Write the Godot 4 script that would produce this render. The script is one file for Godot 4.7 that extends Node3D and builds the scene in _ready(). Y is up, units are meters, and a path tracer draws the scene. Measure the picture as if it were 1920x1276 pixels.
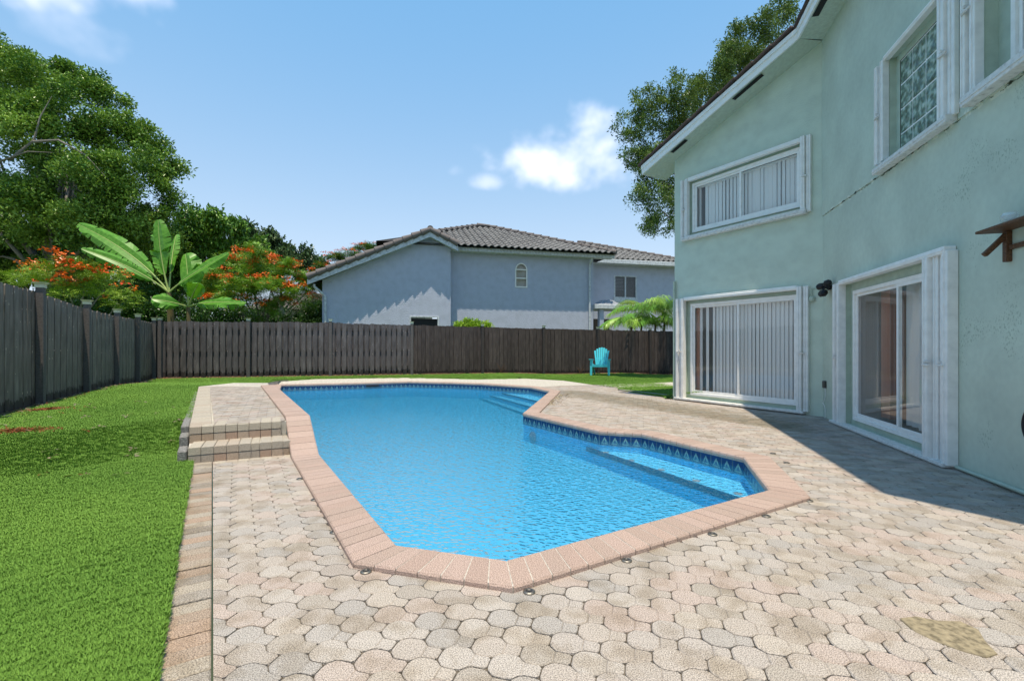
extends Node3D
# Back yard with a swimming pool between a green house, dark fences and a blue-grey neighbour house.
# Plan coordinates are (x, d): x metres to the right, d metres ahead of the tripod; world = (x, height, -d).

const SKY_TOP := Color(0.37, 0.575, 0.75)
const SKY_LOW := Color(0.79, 0.83, 0.865)

var rng := RandomNumberGenerator.new()
var M := {}
var used_names := {}

# ------------------------------------------------------------------ mesh soup
class Soup:
	var v := PackedVector3Array()
	var n := PackedVector3Array()
	var uv := PackedVector2Array()
	var col := PackedColorArray()
	var tint := Color.WHITE
	var use_uv := false
	var use_col := false

	func put(p: Vector3, k: Vector3, t: Vector2) -> void:
		v.append(p)
		n.append(k)
		if use_uv:
			uv.append(t)
		if use_col:
			col.append(tint)

	func t3(a: Vector3, b: Vector3, c: Vector3, ua := Vector2.ZERO, ub := Vector2.ZERO, uc := Vector2.ZERO) -> void:
		var k := (b - a).cross(c - a)
		if k.length_squared() < 1e-18:
			return
		k = k.normalized()
		put(a, k, ua)
		put(c, k, uc)
		put(b, k, ub)

	func t3n(a: Vector3, b: Vector3, c: Vector3, na: Vector3, nb: Vector3, nc: Vector3, ua := Vector2.ZERO, ub := Vector2.ZERO, uc := Vector2.ZERO) -> void:
		put(a, na, ua)
		put(c, nc, uc)
		put(b, nb, ub)

	func quad(a: Vector3, b: Vector3, c: Vector3, d: Vector3, r := Rect2(0, 0, 1, 1)) -> void:
		var u0 := r.position
		var u1 := r.position + Vector2(r.size.x, 0)
		var u2 := r.position + r.size
		var u3 := r.position + Vector2(0, r.size.y)
		t3(a, b, c, u0, u1, u2)
		t3(a, c, d, u0, u2, u3)

	# box with chamfered edges
	func cbox(xf: Transform3D, size: Vector3, ch := 0.0) -> void:
		var h := size * 0.5
		if ch <= 0.0:
			for f in 6:
				var ax := f % 3
				var sg := 1.0 if f < 3 else -1.0
				var e0 := Vector3.ZERO
				var e1 := Vector3.ZERO
				var nn := Vector3.ZERO
				nn[ax] = h[ax] * sg
				e0[(ax + 1) % 3] = h[(ax + 1) % 3]
				e1[(ax + 2) % 3] = h[(ax + 2) % 3] * sg
				quad(xf * (nn - e0 - e1), xf * (nn + e0 - e1), xf * (nn + e0 + e1), xf * (nn - e0 + e1))
			return
		var q := func(sx: float, sy: float, sz: float, which: int) -> Vector3:
			var p := Vector3(sx * h.x, sy * h.y, sz * h.z)
			if which != 0: p.x -= sx * ch
			if which != 1: p.y -= sy * ch
			if which != 2: p.z -= sz * ch
			return p
		for ax in 3:
			for sg: float in [-1.0, 1.0]:
				var c: Array = []
				for k: Vector2 in [Vector2(-1, -1), Vector2(1, -1), Vector2(1, 1), Vector2(-1, 1)]:
					var s := Vector3.ZERO
					s[ax] = sg
					s[(ax + 1) % 3] = k.x
					s[(ax + 2) % 3] = k.y * sg
					c.append(xf * (q.call(s.x, s.y, s.z, ax) as Vector3))
				quad(c[0], c[1], c[2], c[3])
		for ax in 3:
			var b1 := (ax + 1) % 3
			var b2 := (ax + 2) % 3
			for s1: float in [-1.0, 1.0]:
				for s2: float in [-1.0, 1.0]:
					var lo := Vector3.ZERO
					lo[ax] = -1.0
					lo[b1] = s1
					lo[b2] = s2
					var hi := lo
					hi[ax] = 1.0
					var a: Vector3 = q.call(lo.x, lo.y, lo.z, b1)
					var b: Vector3 = q.call(hi.x, hi.y, hi.z, b1)
					var c2: Vector3 = q.call(hi.x, hi.y, hi.z, b2)
					var d2: Vector3 = q.call(lo.x, lo.y, lo.z, b2)
					if s1 * s2 > 0:
						quad(xf * a, xf * b, xf * c2, xf * d2)
					else:
						quad(xf * d2, xf * c2, xf * b, xf * a)
		for s1: float in [-1.0, 1.0]:
			for s2: float in [-1.0, 1.0]:
				for s3: float in [-1.0, 1.0]:
					var a: Vector3 = xf * (q.call(s1, s2, s3, 0) as Vector3)
					var b: Vector3 = xf * (q.call(s1, s2, s3, 1) as Vector3)
					var c3: Vector3 = xf * (q.call(s1, s2, s3, 2) as Vector3)
					if s1 * s2 * s3 > 0:
						t3(a, b, c3)
					else:
						t3(a, c3, b)

	# plan polygon (x, d), counter-clockwise, between two heights with a bevelled top edge
	func prism(poly: PackedVector2Array, y0: float, y1: float, bevel := 0.0, sides := true) -> void:
		var top := poly
		if bevel > 0.0:
			top = Soup.inset(poly, bevel)
		var idx := Geometry2D.triangulate_polygon(top)
		for i in range(0, idx.size(), 3):
			var a := top[idx[i]]
			var b := top[idx[i + 1]]
			var c := top[idx[i + 2]]
			if (b - a).cross(c - a) < 0.0:
				var sw := b
				b = c
				c = sw
			t3(Vector3(a.x, y1, -a.y), Vector3(b.x, y1, -b.y), Vector3(c.x, y1, -c.y))
		var m := poly.size()
		for i in m:
			var j := (i + 1) % m
			if bevel > 0.0:
				quad(Vector3(poly[i].x, y1 - bevel, -poly[i].y), Vector3(poly[j].x, y1 - bevel, -poly[j].y), Vector3(top[j].x, y1, -top[j].y), Vector3(top[i].x, y1, -top[i].y))
			if sides:
				quad(Vector3(poly[i].x, y0, -poly[i].y), Vector3(poly[j].x, y0, -poly[j].y), Vector3(poly[j].x, y1 - bevel, -poly[j].y), Vector3(poly[i].x, y1 - bevel, -poly[i].y))

	static func inset(poly: PackedVector2Array, b: float) -> PackedVector2Array:
		var out := PackedVector2Array()
		var m := poly.size()
		for i in m:
			var e0 := (poly[i] - poly[(i + m - 1) % m]).normalized()
			var e1 := (poly[(i + 1) % m] - poly[i]).normalized()
			var n0 := Vector2(-e0.y, e0.x)
			var n1 := Vector2(-e1.y, e1.x)
			var s := n0 + n1
			var k := maxf(1.0 + n0.dot(n1), 0.3)
			out.append(poly[i] + s / k * b)
		return out

	func tube(pts: PackedVector3Array, rad: PackedFloat32Array, sides := 8) -> void:
		var rings: Array = []
		var side := Vector3.RIGHT
		for i in pts.size():
			var dir := (pts[mini(i + 1, pts.size() - 1)] - pts[maxi(i - 1, 0)]).normalized()
			if i == 0:
				side = dir.cross(Vector3(0.31, 0.42, 0.85)).normalized()
			side = (side - dir * side.dot(dir)).normalized()
			var up := dir.cross(side)
			var ring: Array = []
			for k in sides:
				var a := TAU * k / sides
				ring.append(side * cos(a) + up * sin(a))
			rings.append(ring)
		for i in pts.size() - 1:
			for k in sides:
				var k2 := (k + 1) % sides
				var n0: Vector3 = rings[i][k]
				var n1: Vector3 = rings[i][k2]
				var n2: Vector3 = rings[i + 1][k2]
				var n3: Vector3 = rings[i + 1][k]
				var a := pts[i] + n0 * rad[i]
				var b := pts[i] + n1 * rad[i]
				var c := pts[i + 1] + n2 * rad[i + 1]
				var d := pts[i + 1] + n3 * rad[i + 1]
				t3n(a, b, c, n0, n1, n2)
				t3n(a, c, d, n0, n2, n3)
		for e: int in [0, pts.size() - 1]:
			for k in range(1, sides - 1):
				t3(pts[e] + rings[e][0] * rad[e], pts[e] + rings[e][k] * rad[e], pts[e] + rings[e][k + 1] * rad[e])

	func lathe(at: Vector3, prof: PackedVector2Array, sides := 16) -> void:
		for i in prof.size() - 1:
			for k in sides:
				var a0 := TAU * k / sides
				var a1 := TAU * (k + 1) / sides
				var d0 := Vector3(cos(a0), 0, -sin(a0))
				var d1 := Vector3(cos(a1), 0, -sin(a1))
				quad(at + d0 * prof[i].x + Vector3.UP * prof[i].y, at + d1 * prof[i].x + Vector3.UP * prof[i].y, at + d1 * prof[i + 1].x + Vector3.UP * prof[i + 1].y, at + d0 * prof[i + 1].x + Vector3.UP * prof[i + 1].y)

	func mesh() -> ArrayMesh:
		var m := ArrayMesh.new()
		if v.is_empty():
			return m
		var arr := []
		arr.resize(Mesh.ARRAY_MAX)
		arr[Mesh.ARRAY_VERTEX] = v
		arr[Mesh.ARRAY_NORMAL] = n
		if use_uv:
			arr[Mesh.ARRAY_TEX_UV] = uv
		if use_col:
			arr[Mesh.ARRAY_COLOR] = col
		m.add_surface_from_arrays(Mesh.PRIMITIVE_TRIANGLES, arr)
		return m

# ------------------------------------------------------------------ small helpers
func V(x: float, h: float, d: float) -> Vector3:
	return Vector3(x, h, -d)

func V2(p: Vector2, h: float) -> Vector3:
	return Vector3(p.x, h, -p.y)

func at(p: Vector3, b := Basis.IDENTITY) -> Transform3D:
	return Transform3D(b, p)

func numbered(called: String) -> String:
	if not used_names.has(called):
		used_names[called] = 0
		return called
	used_names[called] += 1
	return "%s_%03d" % [called, used_names[called]]

func thing(called: String, label: String, category: String, where := Vector3.ZERO, group := "") -> Node3D:
	var o := Node3D.new()
	o.name = numbered(called)
	add_child(o)
	o.position = where
	o.set_meta("label", label)
	o.set_meta("category", category)
	if group != "":
		o.set_meta("group", group)
	return o

func structure(called: String, where := Vector3.ZERO) -> Node3D:
	var o := Node3D.new()
	o.name = called
	add_child(o)
	o.position = where
	o.set_meta("kind", "structure")
	return o

# a part; soup vertices are in world coordinates unless xf places a shared mesh
func part(parent: Node3D, called: String, what, mat: Material, xf = null) -> MeshInstance3D:
	var o := MeshInstance3D.new()
	o.name = called
	o.mesh = what.mesh() if what is Soup else what
	o.material_override = mat
	parent.add_child(o, true)
	o.global_transform = Transform3D.IDENTITY if xf == null else xf
	return o

func many(parent: Node3D, called: String, mesh: Mesh, mat: Material, xfs: Array, cols: Array) -> MultiMeshInstance3D:
	var mm := MultiMesh.new()
	mm.transform_format = MultiMesh.TRANSFORM_3D
	mm.use_colors = true
	mm.mesh = mesh
	mm.instance_count = xfs.size()
	for i in xfs.size():
		mm.set_instance_transform(i, xfs[i])
		mm.set_instance_color(i, cols[i])
	var o := MultiMeshInstance3D.new()
	o.name = called
	o.multimesh = mm
	o.material_override = mat
	parent.add_child(o, true)
	o.global_transform = Transform3D.IDENTITY
	return o

func stuff(o: Node, label: String, category: String) -> void:
	o.set_meta("kind", "stuff")
	o.set_meta("label", label)
	o.set_meta("category", category)

# copies of one mesh joined into one real mesh, each copy in the nearest of a few tints
func joined(parent: Node3D, called: String, mesh: Mesh, m: Material, xfs: Array, cols: Array, shades := 14) -> MeshInstance3D:
	var order: Array = []
	for i in cols.size():
		var c: Color = cols[i]
		order.append([c.r + c.g + c.b, i])
	order.sort_custom(func(a, b): return a[0] < b[0])
	var st := SurfaceTool.new()
	st.begin(Mesh.PRIMITIVE_TRIANGLES)
	var arr := mesh.surface_get_arrays(0)
	for k in shades:
		var lo := order.size() * k / shades
		var hi := order.size() * (k + 1) / shades
		if hi <= lo:
			continue
		for half in 2:
			var from := lo + (hi - lo) * half / 2
			var to := lo + (hi - lo) * (half + 1) / 2
			if to <= from:
				continue
			var c: Color = cols[order[(from + to) / 2][1]]
			var pc := PackedColorArray()
			pc.resize((arr[Mesh.ARRAY_VERTEX] as PackedVector3Array).size())
			pc.fill(c)
			arr[Mesh.ARRAY_COLOR] = pc
			var am := ArrayMesh.new()
			am.add_surface_from_arrays(Mesh.PRIMITIVE_TRIANGLES, arr)
			for i in range(from, to):
				st.append_from(am, 0, xfs[order[i][1]])
	return part(parent, called, st.commit(), m)

func ss(a: float, b: float, x: float) -> float:
	return smoothstep(a, b, x)

func pv(a: Array) -> PackedVector2Array:
	var o := PackedVector2Array()
	for p: Vector2 in a:
		o.append(p)
	return o

func ccw(p: PackedVector2Array) -> PackedVector2Array:
	var s := 0.0
	for i in p.size():
		s += p[i].cross(p[(i + 1) % p.size()])
	if s < 0.0:
		p.reverse()
	return p

# ------------------------------------------------------------------ materials
func lin(r: float, g: float, b: float, a := 1.0) -> Color:
	var c := Color(r, g, b).linear_to_srgb()
	c.a = a
	return c

func noise(sd: int, freq: float, octaves := 3, kind := FastNoiseLite.TYPE_SIMPLEX_SMOOTH) -> FastNoiseLite:
	var f := FastNoiseLite.new()
	f.seed = sd
	f.noise_type = kind
	f.frequency = freq
	f.fractal_octaves = octaves
	f.fractal_type = FastNoiseLite.FRACTAL_FBM if octaves > 1 else FastNoiseLite.FRACTAL_NONE
	return f

func ntex(sd: int, freq: float, octaves: int, stops: Array, size := 512, kind := FastNoiseLite.TYPE_SIMPLEX_SMOOTH) -> NoiseTexture2D:
	var t := NoiseTexture2D.new()
	t.width = size
	t.height = size
	t.seamless = true
	t.noise = noise(sd, freq, octaves, kind)
	var g := Gradient.new()
	var offs := PackedFloat32Array()
	var cols := PackedColorArray()
	for s: Array in stops:
		offs.append(s[0])
		cols.append(s[1])
	g.offsets = offs
	g.colors = cols
	t.color_ramp = g
	return t

func nrm(sd: int, freq: float, octaves: int, bump: float, size := 512, kind := FastNoiseLite.TYPE_SIMPLEX_SMOOTH) -> NoiseTexture2D:
	var t := NoiseTexture2D.new()
	t.width = size
	t.height = size
	t.seamless = true
	t.as_normal_map = true
	t.bump_strength = bump
	t.noise = noise(sd, freq, octaves, kind)
	return t

func grey(x: float) -> Color:
	return Color(x, x, x)

func mat(c: Color, rough := 0.8, tex: Texture2D = null, norm: Texture2D = null, scale := 1.0, nscale := 1.0, uvmap := false) -> StandardMaterial3D:
	var m := StandardMaterial3D.new()
	m.albedo_color = c
	m.roughness = rough
	m.metallic_specular = 0.4
	if tex:
		m.albedo_texture = tex
	if norm:
		m.normal_enabled = true
		m.normal_texture = norm
		m.normal_scale = nscale
	if (tex or norm) and not uvmap:
		m.uv1_triplanar = true
		m.uv1_world_triplanar = true
		m.uv1_scale = Vector3.ONE * scale
	return m

# patchy dirt worn into horizontal paving, a metre and more across
func grimy(m: StandardMaterial3D, t: Texture2D) -> StandardMaterial3D:
	m.detail_enabled = true
	m.detail_albedo = t
	m.detail_blend_mode = BaseMaterial3D.BLEND_MODE_MUL
	m.detail_uv_layer = BaseMaterial3D.DETAIL_UV_2
	m.uv2_triplanar = true
	m.uv2_world_triplanar = true
	m.uv2_scale = Vector3.ONE * 0.3
	return m

func make_materials() -> void:
	var grime := ntex(7, 0.012, 6, [[0.0, Color(0.84, 0.82, 0.78)], [0.36, Color(0.94, 0.93, 0.91)], [0.52, Color(0.99, 0.99, 0.985)], [1.0, Color(1, 1, 1)]], 1024)
	var speck := ntex(3, 0.16, 3, [[0.0, grey(0.48)], [0.36, grey(0.72)], [0.5, grey(0.86)], [0.72, grey(0.97)], [1.0, grey(1.0)]])
	var speck_n := nrm(4, 0.14, 3, 5.0)
	var soft := ntex(5, 0.02, 5, [[0.0, grey(0.72)], [0.5, grey(0.9)], [1.0, grey(1.0)]])
	var soft_n := nrm(6, 0.12, 3, 2.0)
	M.speck = speck
	M.speck_n = speck_n
	M.paver = []
	M.paver_col = [Color(0.623, 0.539, 0.473), Color(0.646, 0.560, 0.484), Color(0.591, 0.512, 0.448), Color(0.634, 0.517, 0.454), Color(0.580, 0.523, 0.478), Color(0.657, 0.582, 0.520), Color(0.547, 0.495, 0.454), Color(0.646, 0.539, 0.473), Color(0.614, 0.539, 0.484), Color(0.558, 0.486, 0.419)]
	for c: Color in M.paver_col:
		M.paver.append(grimy(mat(lin(c.r, c.g, c.b), 0.9, speck, speck_n, 1.7, 0.8), grime))
	M.paver_many = grimy(mat(Color.WHITE, 0.9, speck, speck_n, 1.7, 0.8), grime)
	M.paver_many.vertex_color_use_as_albedo = true
	M.joint = mat(lin(0.21, 0.175, 0.135), 1.0, ntex(8, 0.03, 3, [[0.0, grey(0.35)], [0.5, grey(0.7)], [1.0, grey(1.0)]]), soft_n, 2.0)
	M.brick = []
	for c: Color in [Color(0.64, 0.465, 0.385), Color(0.67, 0.49, 0.41), Color(0.61, 0.44, 0.365), Color(0.66, 0.485, 0.41), Color(0.60, 0.445, 0.37)]:
		M.brick.append(mat(lin(c.r * 0.95, c.g * 0.95, c.b * 0.95), 0.88, speck, speck_n, 1.5, 0.7))
	M.border = []
	for c: Color in [Color(0.52, 0.42, 0.33), Color(0.48, 0.42, 0.36), Color(0.55, 0.40, 0.30), Color(0.42, 0.36, 0.30), Color(0.55, 0.47, 0.38), Color(0.50, 0.38, 0.29)]:
		M.border.append(grimy(mat(lin(c.r, c.g, c.b), 0.9, speck, speck_n, 1.4, 0.8), grime))
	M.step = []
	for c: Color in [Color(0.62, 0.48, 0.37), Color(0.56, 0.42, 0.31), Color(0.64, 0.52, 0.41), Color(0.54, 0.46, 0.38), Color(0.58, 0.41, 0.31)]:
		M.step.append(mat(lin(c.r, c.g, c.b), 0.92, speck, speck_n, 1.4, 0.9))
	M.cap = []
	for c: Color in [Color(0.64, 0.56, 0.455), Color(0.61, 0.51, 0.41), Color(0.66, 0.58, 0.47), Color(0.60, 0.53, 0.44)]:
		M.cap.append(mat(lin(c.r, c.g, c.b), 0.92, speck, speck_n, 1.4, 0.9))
	M.mortar = mat(lin(0.64, 0.59, 0.52), 0.95, soft, soft_n, 3.0)
	M.concrete = mat(lin(0.60, 0.55, 0.47), 0.92, soft, soft_n, 1.3)
	M.kerb = mat(lin(0.30, 0.28, 0.25), 0.92, soft, soft_n, 2.3)
	M.patch = mat(lin(0.38, 0.31, 0.20), 0.95, ntex(41, 0.03, 4, [[0.0, grey(0.55)], [0.5, grey(0.85)], [1.0, grey(1.0)]]), soft_n, 1.6)
	M.plaster = mat(lin(0.11, 0.58, 0.92), 0.6)
	M.bench = M.plaster
	M.trim = mat(lin(0.012, 0.05, 0.14), 0.25, ntex(13, 0.04, 2, [[0.0, grey(0.6)], [1.0, grey(1.0)]]), null, 4.0)
	M.tile = mat(Color.WHITE, 0.22, tile_texture(), null, 1.0, 1.0, true)
	M.grout = mat(lin(0.30, 0.33, 0.34), 0.9, soft, null, 2.0)
	M.water = StandardMaterial3D.new()
	M.water.albedo_color = lin(0.012, 0.36, 0.66, 0.08)
	M.water.transparency = BaseMaterial3D.TRANSPARENCY_ALPHA
	M.water.roughness = 0.03
	M.water.metallic_specular = 0.5
	M.water.normal_enabled = true
	M.water.normal_texture = ripple_normals()
	M.water.normal_scale = 1.0
	M.water.uv1_triplanar = true
	M.water.uv1_world_triplanar = true
	M.water.uv1_scale = Vector3.ONE * 0.74
	M.turf = mat(lin(0.14, 0.26, 0.038), 0.95, ntex(22, 0.05, 4, [[0.0, Color(0.62, 0.66, 0.5)], [0.5, Color(0.85, 0.88, 0.8)], [1.0, Color(1, 1, 1)]]), nrm(23, 0.2, 3, 6.0), 1.2, 1.0)
	M.blade = mat(Color.WHITE, 0.75)
	M.blade.vertex_color_use_as_albedo = true
	M.blade.backlight_enabled = true
	M.blade.backlight = Color(0.35, 0.35, 0.35)
	M.soil = mat(lin(0.16, 0.085, 0.05), 1.0, soft, soft_n, 3.0)
	M.earth = mat(lin(0.12, 0.15, 0.06), 1.0, soft, soft_n, 0.2)
	M.green = mat(lin(0.59, 0.665, 0.55), 0.85, ntex(31, 0.012, 5, [[0.0, grey(0.90)], [0.5, grey(0.96)], [1.0, grey(1.0)]]), nrm(32, 0.12, 4, 3.0), 0.5, 0.35)
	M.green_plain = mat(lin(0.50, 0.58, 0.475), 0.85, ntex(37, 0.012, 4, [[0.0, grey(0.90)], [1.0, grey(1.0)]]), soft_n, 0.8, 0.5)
	M.soffit = mat(lin(0.56, 0.64, 0.525), 0.8, ntex(33, 0.03, 3, [[0.0, grey(0.88)], [1.0, grey(1.0)]]), soft_n, 0.8, 0.5)
	M.white = mat(lin(0.90, 0.88, 0.84), 0.55, ntex(34, 0.015, 4, [[0.0, grey(0.92)], [0.5, grey(0.97)], [1.0, grey(1.0)]]), null, 0.9)
	M.alu = mat(lin(0.88, 0.86, 0.82), 0.4, ntex(35, 0.015, 4, [[0.0, grey(0.90)], [0.5, grey(0.96)], [1.0, grey(1.0)]]), null, 0.9)
	M.dirty = mat(lin(0.80, 0.78, 0.74), 0.6, ntex(36, 0.02, 5, [[0.0, grey(0.72)], [0.4, grey(0.92)], [1.0, grey(1.0)]]), null, 1.4)
	M.dark = mat(lin(0.012, 0.012, 0.014), 0.5)
	M.vent = mat(lin(0.02, 0.018, 0.016), 0.8)
	M.brown_tile = mat(lin(0.085, 0.055, 0.045), 0.75, soft, soft_n, 1.5)
	M.glass = StandardMaterial3D.new()
	M.glass.albedo_color = lin(0.5, 0.6, 0.62, 0.06)
	M.glass.transparency = BaseMaterial3D.TRANSPARENCY_ALPHA
	M.glass.roughness = 0.02
	M.glass.metallic_specular = 0.62
	M.block = mat(lin(0.56, 0.64, 0.58), 0.12, ntex(38, 0.012, 2, [[0.0, Color(0.30, 0.36, 0.32)], [0.42, Color(0.5, 0.58, 0.53)], [0.62, Color(0.74, 0.80, 0.76)], [1.0, grey(1.0)]]), nrm(39, 0.012, 2, 14.0), 1.5, 1.2)
	M.blind = mat(lin(0.72, 0.70, 0.66), 0.7)
	M.room = mat(lin(0.45, 0.40, 0.34), 0.9)
	M.room_floor = mat(lin(0.42, 0.33, 0.24), 0.5)
	M.terracotta = mat(lin(0.42, 0.19, 0.11), 0.85)
	M.curtain = mat(lin(0.66, 0.64, 0.60), 0.9)
	M.curtain.backlight_enabled = true
	M.curtain.backlight = Color(0.4, 0.4, 0.4)
	M.wood = mat(lin(0.20, 0.10, 0.05), 0.55, ntex(42, 0.03, 4, [[0.0, grey(0.5)], [1.0, grey(1.0)]]), null, 3.0)
	M.clear = mat(lin(0.75, 0.8, 0.8, 0.25), 0.05)
	M.clear.transparency = BaseMaterial3D.TRANSPARENCY_ALPHA
	M.metal = mat(lin(0.24, 0.22, 0.19), 0.42)
	M.metal.metallic = 0.9
	M.steel = mat(lin(0.10, 0.095, 0.09), 0.4)
	M.steel.metallic = 0.7
	M.fence_grey_in_shade = []
	M.fence_brown = []
	M.fence_grey_in_sun = []
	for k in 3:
		M.fence_grey_in_shade.append(mat(lin(0.90 + 0.05 * k, 0.72 + 0.05 * k, 0.60 + 0.045 * k), 0.75, plank_texture(50 + k, 0.11, 14), null, 1.0, 1.0, true))  # left fence: colour lightened to offset the shade it stands in
		M.fence_grey_in_sun.append(mat(lin(0.46 + 0.06 * k, 0.405 + 0.055 * k, 0.41 + 0.05 * k), 0.75, plank_texture(50 + k, 0.11, 14), null, 1.0, 1.0, true))  # same grey paint, coloured darker because the back fence is sunlit
		M.fence_brown.append(mat(lin(0.27 + 0.05 * k, 0.21 + 0.04 * k, 0.195 + 0.035 * k), 0.8, plank_texture(60 + k, 0.10, 9), null, 1.0, 1.0, true))
	M.fence_post = mat(lin(0.13, 0.115, 0.11), 0.75, soft, soft_n, 2.5)
	M.post_brown = mat(lin(0.06, 0.05, 0.047), 0.8, soft, soft_n, 2.5)
	M.cap_top = mat(lin(0.50, 0.48, 0.42), 0.5, soft, null, 6.0)
	M.cap_glass = mat(lin(0.55, 0.54, 0.40), 0.35)
	M.timber = mat(lin(0.40, 0.385, 0.365), 0.95, ntex(43, 0.05, 4, [[0.0, grey(0.5)], [1.0, grey(1.0)]]), nrm(44, 0.06, 3, 5.0), 1.5)
	M.aqua = mat(lin(0.06, 0.50, 0.60), 0.45)
	M.blue = mat(lin(0.485, 0.52, 0.63), 0.9, ntex(71, 0.012, 5, [[0.0, grey(0.92)], [0.5, grey(0.97)], [1.0, grey(1.0)]]), nrm(72, 0.1, 3, 4.0), 0.35, 0.7)
	M.blue_trim = mat(lin(0.68, 0.72, 0.76), 0.7, soft, null, 0.6)
	M.roof_tile = []
	for c: Color in [Color(0.215, 0.21, 0.205), Color(0.25, 0.245, 0.24), Color(0.18, 0.175, 0.175)]:
		M.roof_tile.append(mat(lin(c.r, c.g, c.b), 0.8, soft, soft_n, 1.8))
	M.rake_tile = mat(lin(0.20, 0.175, 0.17), 0.8, soft, soft_n, 1.8)
	M.under = mat(lin(0.03, 0.028, 0.028), 0.95)
	M.tarp = mat(lin(0.36, 0.38, 0.42), 0.55, soft, soft_n, 2.0)
	M.beige = mat(lin(0.50, 0.45, 0.36), 0.9, soft, null, 0.3)
	M.bark = mat(lin(0.42, 0.38, 0.33), 0.95, ntex(81, 0.05, 4, [[0.0, grey(0.35)], [0.5, grey(0.75)], [1.0, grey(1.0)]]), nrm(82, 0.06, 4, 6.0), 1.2)
	M.leaf = mat(Color.WHITE, 0.36)
	M.leaf.vertex_color_use_as_albedo = true
	M.leaf.backlight_enabled = true
	M.leaf.backlight = Color(0.55, 0.55, 0.45)
	M.banana = mat(lin(0.19, 0.43, 0.06), 0.35, ntex(83, 0.02, 4, [[0.0, Color(0.6, 0.7, 0.5)], [1.0, Color(1, 1, 1)]]), null, 0.7)
	M.banana.backlight_enabled = true
	M.banana.backlight = Color(0.75, 0.75, 0.4)
	M.banana_rib = mat(lin(0.34, 0.42, 0.13), 0.5)
	M.banana_stem = mat(lin(0.30, 0.24, 0.10), 0.8, ntex(84, 0.04, 4, [[0.0, grey(0.35)], [1.0, grey(1.0)]]), null, 2.5)

# slopes of many small wavelets that repeat without a seam every two metres
func ripple_normals() -> ImageTexture:
	var n := 512
	var r := RandomNumberGenerator.new()
	r.seed = 5
	var ks: Array = []
	for i in 26:
		var k := r.randf_range(9.0, 46.0)
		var a := r.randf() * TAU
		ks.append([roundf(k * cos(a)), roundf(k * sin(a)), r.randf() * TAU, 0.098 * r.randf_range(0.6, 1.2)])
	var tab := PackedFloat32Array()
	for i in n:
		tab.append(cos(TAU * i / n))
	var im := Image.create(n, n, false, Image.FORMAT_RGB8)
	var ph: Array = []
	for k: Array in ks:
		ph.append([int(k[0]), int(k[1]), int(float(k[2]) / TAU * n), float(k[3]) * float(k[0]) / maxf(1.0, Vector2(k[0], k[1]).length()), float(k[3]) * float(k[1]) / maxf(1.0, Vector2(k[0], k[1]).length())])
	for y in n:
		for x in n:
			var gx := 0.0
			var gy := 0.0
			for k: Array in ph:
				var c := tab[posmod(k[0] * x + k[1] * y + k[2], n)]
				gx += c * k[3]
				gy += c * k[4]
			var v := Vector3(-gx, gy, 1.0).normalized()
			im.set_pixel(x, y, Color(v.x * 0.5 + 0.5, v.y * 0.5 + 0.5, v.z * 0.5 + 0.5))
	return ImageTexture.create_from_image(im)

# flat print on the waterline tiles: a pale stepped triangle on navy
func tile_texture() -> ImageTexture:
	var s := 64
	var im := Image.create(s, s, false, Image.FORMAT_RGB8)
	var nz := noise(9, 0.15, 2)
	for y in s:
		for x in s:
			var w := 1.0 + 0.25 * nz.get_noise_2d(x, y)
			var c := Color(0.10, 0.22, 0.38)
			var fy := (y - 10.0) / 46.0
			var fx := absf(x - 31.5) / 27.0
			if fy > 0.0 and fy < 1.0 and fx < fy * 0.98:
				c = Color(0.42, 0.56, 0.56)
				if fx < fy - 0.34 and fy < 0.82 and fy > 0.36:
					c = Color(0.17, 0.31, 0.46)
			if y > 58:
				c = Color(0.33, 0.47, 0.52)
			if x < 2 or x > 61 or y < 2:
				c = Color(0.30, 0.40, 0.46)
			im.set_pixel(x, y, Color(c.r * w, c.g * w, c.b * w))
	return ImageTexture.create_from_image(im)

# painted plank: long grain, chips of bare wood, damp rot stain with a ragged edge at the foot
func plank_texture(sd: int, foot: float, chips: int) -> ImageTexture:
	var w := 256
	var h := 512
	var im := Image.create(w, h, false, Image.FORMAT_RGB8)
	var g1 := noise(sd, 0.11, 3)
	var g2 := noise(sd + 100, 0.02, 4)
	var edge := noise(sd + 200, 0.03, 3)
	for y in h:
		var fv := float(y) / h
		for x in w:
			var b := 0.46 + 0.09 * g1.get_noise_2d(x, y * 0.045) + 0.09 * g2.get_noise_2d(x * 0.6, y * 0.35)
			var c := Color(b, b, b)
			var lim := 1.0 - foot * (1.0 + 0.55 * edge.get_noise_2d(x * 0.7, 3.0))
			if fv > lim:
				c = Color(b * 0.62, b * 0.59, b * 0.57)
			im.set_pixel(x, y, c)
	var r := RandomNumberGenerator.new()
	r.seed = sd
	for k in chips:
		var px := r.randi_range(4, w - 12)
		var py := r.randi_range(20, h - 20)
		var ww := r.randi_range(2, 5)
		var hh := r.randi_range(2, 9)
		for y in hh:
			for x in ww:
				if r.randf() < 0.75:
					im.set_pixel(px + x, py + y, Color(1.0, 0.99, 0.97))
	return ImageTexture.create_from_image(im)

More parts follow.
